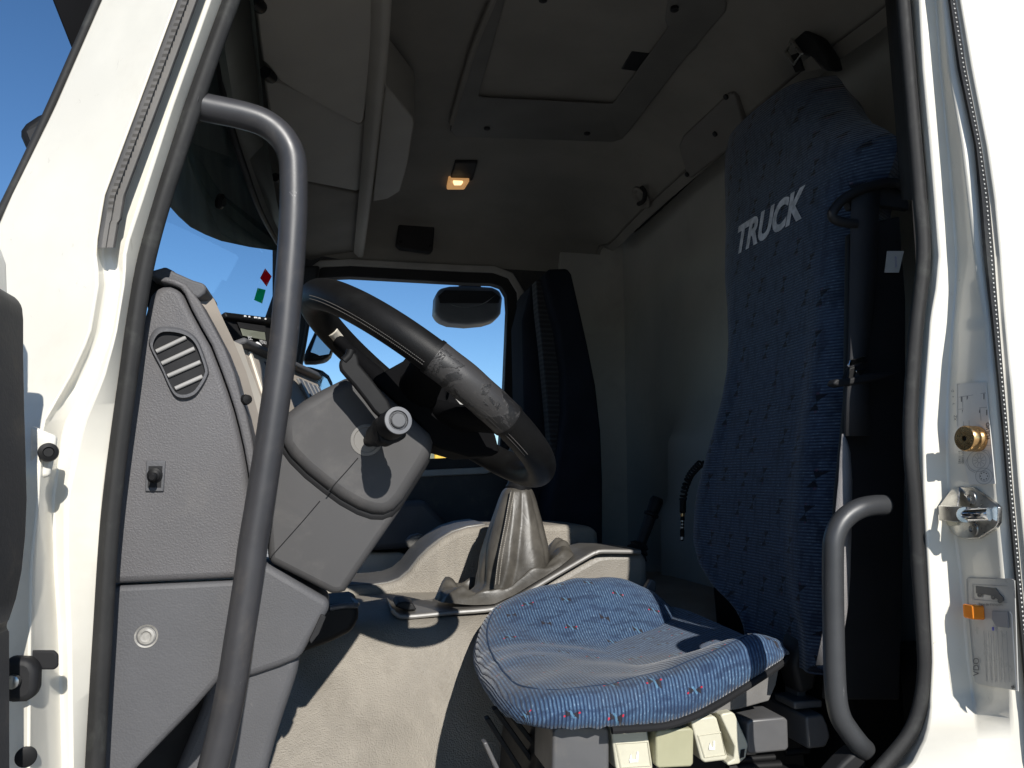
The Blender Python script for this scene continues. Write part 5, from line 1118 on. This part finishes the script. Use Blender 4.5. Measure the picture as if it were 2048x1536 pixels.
# ================================================================ mirrors outside
def mirror(name, lab, cat, px, y, depth, face=None, group=None, b=.02, fm=None, hm=None):
    t = thing(name, lab, cat, PY(sum(a for a, q in px) / len(px), max(q for a, q in px), y), group)
    prY('mirror_housing', px, y, depth, hm or BLKS, t, bevel=b, segs=4)
    if face: prY('mirror_face', face, y - .003, .002, fm or MIRR, t, bevel=0)
    return t
km = mirror('kerb_mirror', 'black kerb mirror hanging outside the passenger window', 'mirror', [(872, 590), (878, 576), (900, 571), (940, 570), (985, 573), (1002, 580), (1006, 595), (1003, 625), (996, 637), (970, 645), (935, 648), (900, 645), (877, 636), (870, 622)], 3.16, .12, None, 'mirrors outside the passenger side', hm=mat('mirror_shell', (.11, .115, .125), .5))
prY('mirror_arm', [(920, 555), (964, 558), (962, 580), (922, 578)], 3.18, .06, BLK, km, bevel=.006)
prY('mirror_face', [(876, 592), (890, 580), (985, 582), (1001, 594), (998, 606), (880, 606)], 3.155, .004, BLK, km, bevel=.001)
loft('mirror_glass', [[PY(lerp(900, 975, i / 12), 608 + 8 * math.sin(math.pi * i / 12) - (i / 12) ** 2 * 4, 3.153) for i in range(13)], [PY(lerp(905, 1001, i / 12), 611 + 8 * math.sin(math.pi * i / 12) - (i / 12) ** 2.2 * 30, 3.153) for i in range(13)]], mat('reflection_grey', (.30, .30, .30), .4), km)  # grey crescent painted as a reflection in the kerb mirror
m1 = mirror('wing_mirror', 'tall wing mirror outside the passenger window reflecting trees', 'mirror', [(605, 722), (612, 700), (640, 640), (652, 636), (668, 650), (673, 668), (668, 690), (662, 708), (652, 718), (630, 722)], 3.20, .12, None, 'mirrors outside the passenger side')
mn = Vector((.72, -.69, 0)).normalized(); mp0 = PY(645, 680, 3.12)
prism('mirror_face', [PP(a, b, mp0, mn) for a, b in ((622, 704), (640, 655), (646, 645), (656, 655), (667, 672), (664, 690), (658, 708), (640, 711))], -mn * .003, MIRR, m1, bevel=0)
m2 = mirror('wide_angle_mirror', 'low arched wing mirror outside the passenger window behind the column', 'mirror', [(600, 800), (604, 731), (622, 733), (645, 740), (658, 750), (665, 764), (667, 782), (664, 800)], 3.25, .12, [(606, 792), (615, 742), (640, 748), (654, 758), (661, 772), (663, 790)], 'mirrors outside the passenger side')
em = thing('front_mirror', 'dark mirror housing sticking out in front of the front pillar', 'mirror', PY(60, 312, 1.3))
prY('mirror_housing', [(130, 205), (104, 214), (72, 228), (48, 244), (38, 258), (38, 270), (46, 288), (60, 312), (110, 330)], 1.25, .12, BLKS, em, bevel=.012, segs=4)
prY('mirror_face', [(52, 262), (86, 244), (104, 246), (84, 300), (66, 300)], 1.246, .003, BLK, em, bevel=.0008)
# ================================================================ world outside: a tree line beyond the lot, a yellow lorry
def tree(name, lab, x, y, h, rad, seed):
    rnd = random.Random(seed); t = thing(name, lab, 'tree', (x, y, 0), 'trees beyond the lot')
    tube('trunk', [(x, y, 0), (x + .2, y, h * .3), (x - .1, y, h * .6), (x, y, h * .85)], lambda f: .35 * (1 - .8 * f), BARK, t, n=3, seg=8)
    cl = [(Vector((x + rnd.gauss(0, rad * .45), y + rnd.gauss(0, rad * .45), h * .62 + rnd.gauss(0, h * .16))), rad * rnd.uniform(.25, .5)) for _ in range(26)]; vs, fs = [], []
    for c, r in cl:
        for _ in range(150):
            d = Vector((rnd.gauss(0, 1), rnd.gauss(0, 1), rnd.gauss(0, 1))).normalized(); p = c + d * r * rnd.uniform(.6, 1.05); a = d.orthogonal().normalized(); b = d.cross(a); a, b = a + d * rnd.uniform(-.5, .5), b + d * rnd.uniform(-.5, .5); s = rnd.uniform(.12, .26); k = len(vs)
            vs += [p + a * s, p + b * s * .6, p - a * s, p - b * s * .6]; fs.append((k, k + 1, k + 2, k + 3))
    obj('crown', vs, fs, LEAF, t, smooth=0)
tree('tree', 'leafy green tree far off, at the left edge beyond the front pillar', -29, 62, 15.2, 4.5, 1)
gp = PY(860, 896, 60)
tree('tree', 'distant green tree top beside the yellow lorry, in the gap under the steering wheel', gp.x, 60, gp.z * .95, 1.6, 9)
lx = PY(869, 900, 25.8).x + 3.0; lz = PY(875, 894, 25.8).z
yl = thing('parked_lorry', 'yellow lorry body glimpsed under the steering wheel through the far window', 'lorry', (lx, 27, 0))
box('cargo_box', (lx, 27, (lz + .75) / 2), (6.0, 2.4, lz - .75), YELL, yl, bevel=.05); box('chassis', (lx + 1, 27, .62), (8, 1.0, .2), BLK, yl); box('cab', (lx + 4.2, 27, 1.7), (1.8, 2.3, 2.0), YELL, yl, bevel=.15); box('cab_window', (lx + 4.3, 25.84, 2.2), (1.1, .02, .7), VOID, yl, bevel=0)
for x in (-1.8, -.4, 4.0): lathe('wheel', (lx + x, 25.8, .5), (0, 1, 0), [(0, .28), (0, .48), (.05, .5), (.25, .5), (.3, .48), (.3, 0)], RUB, yl)
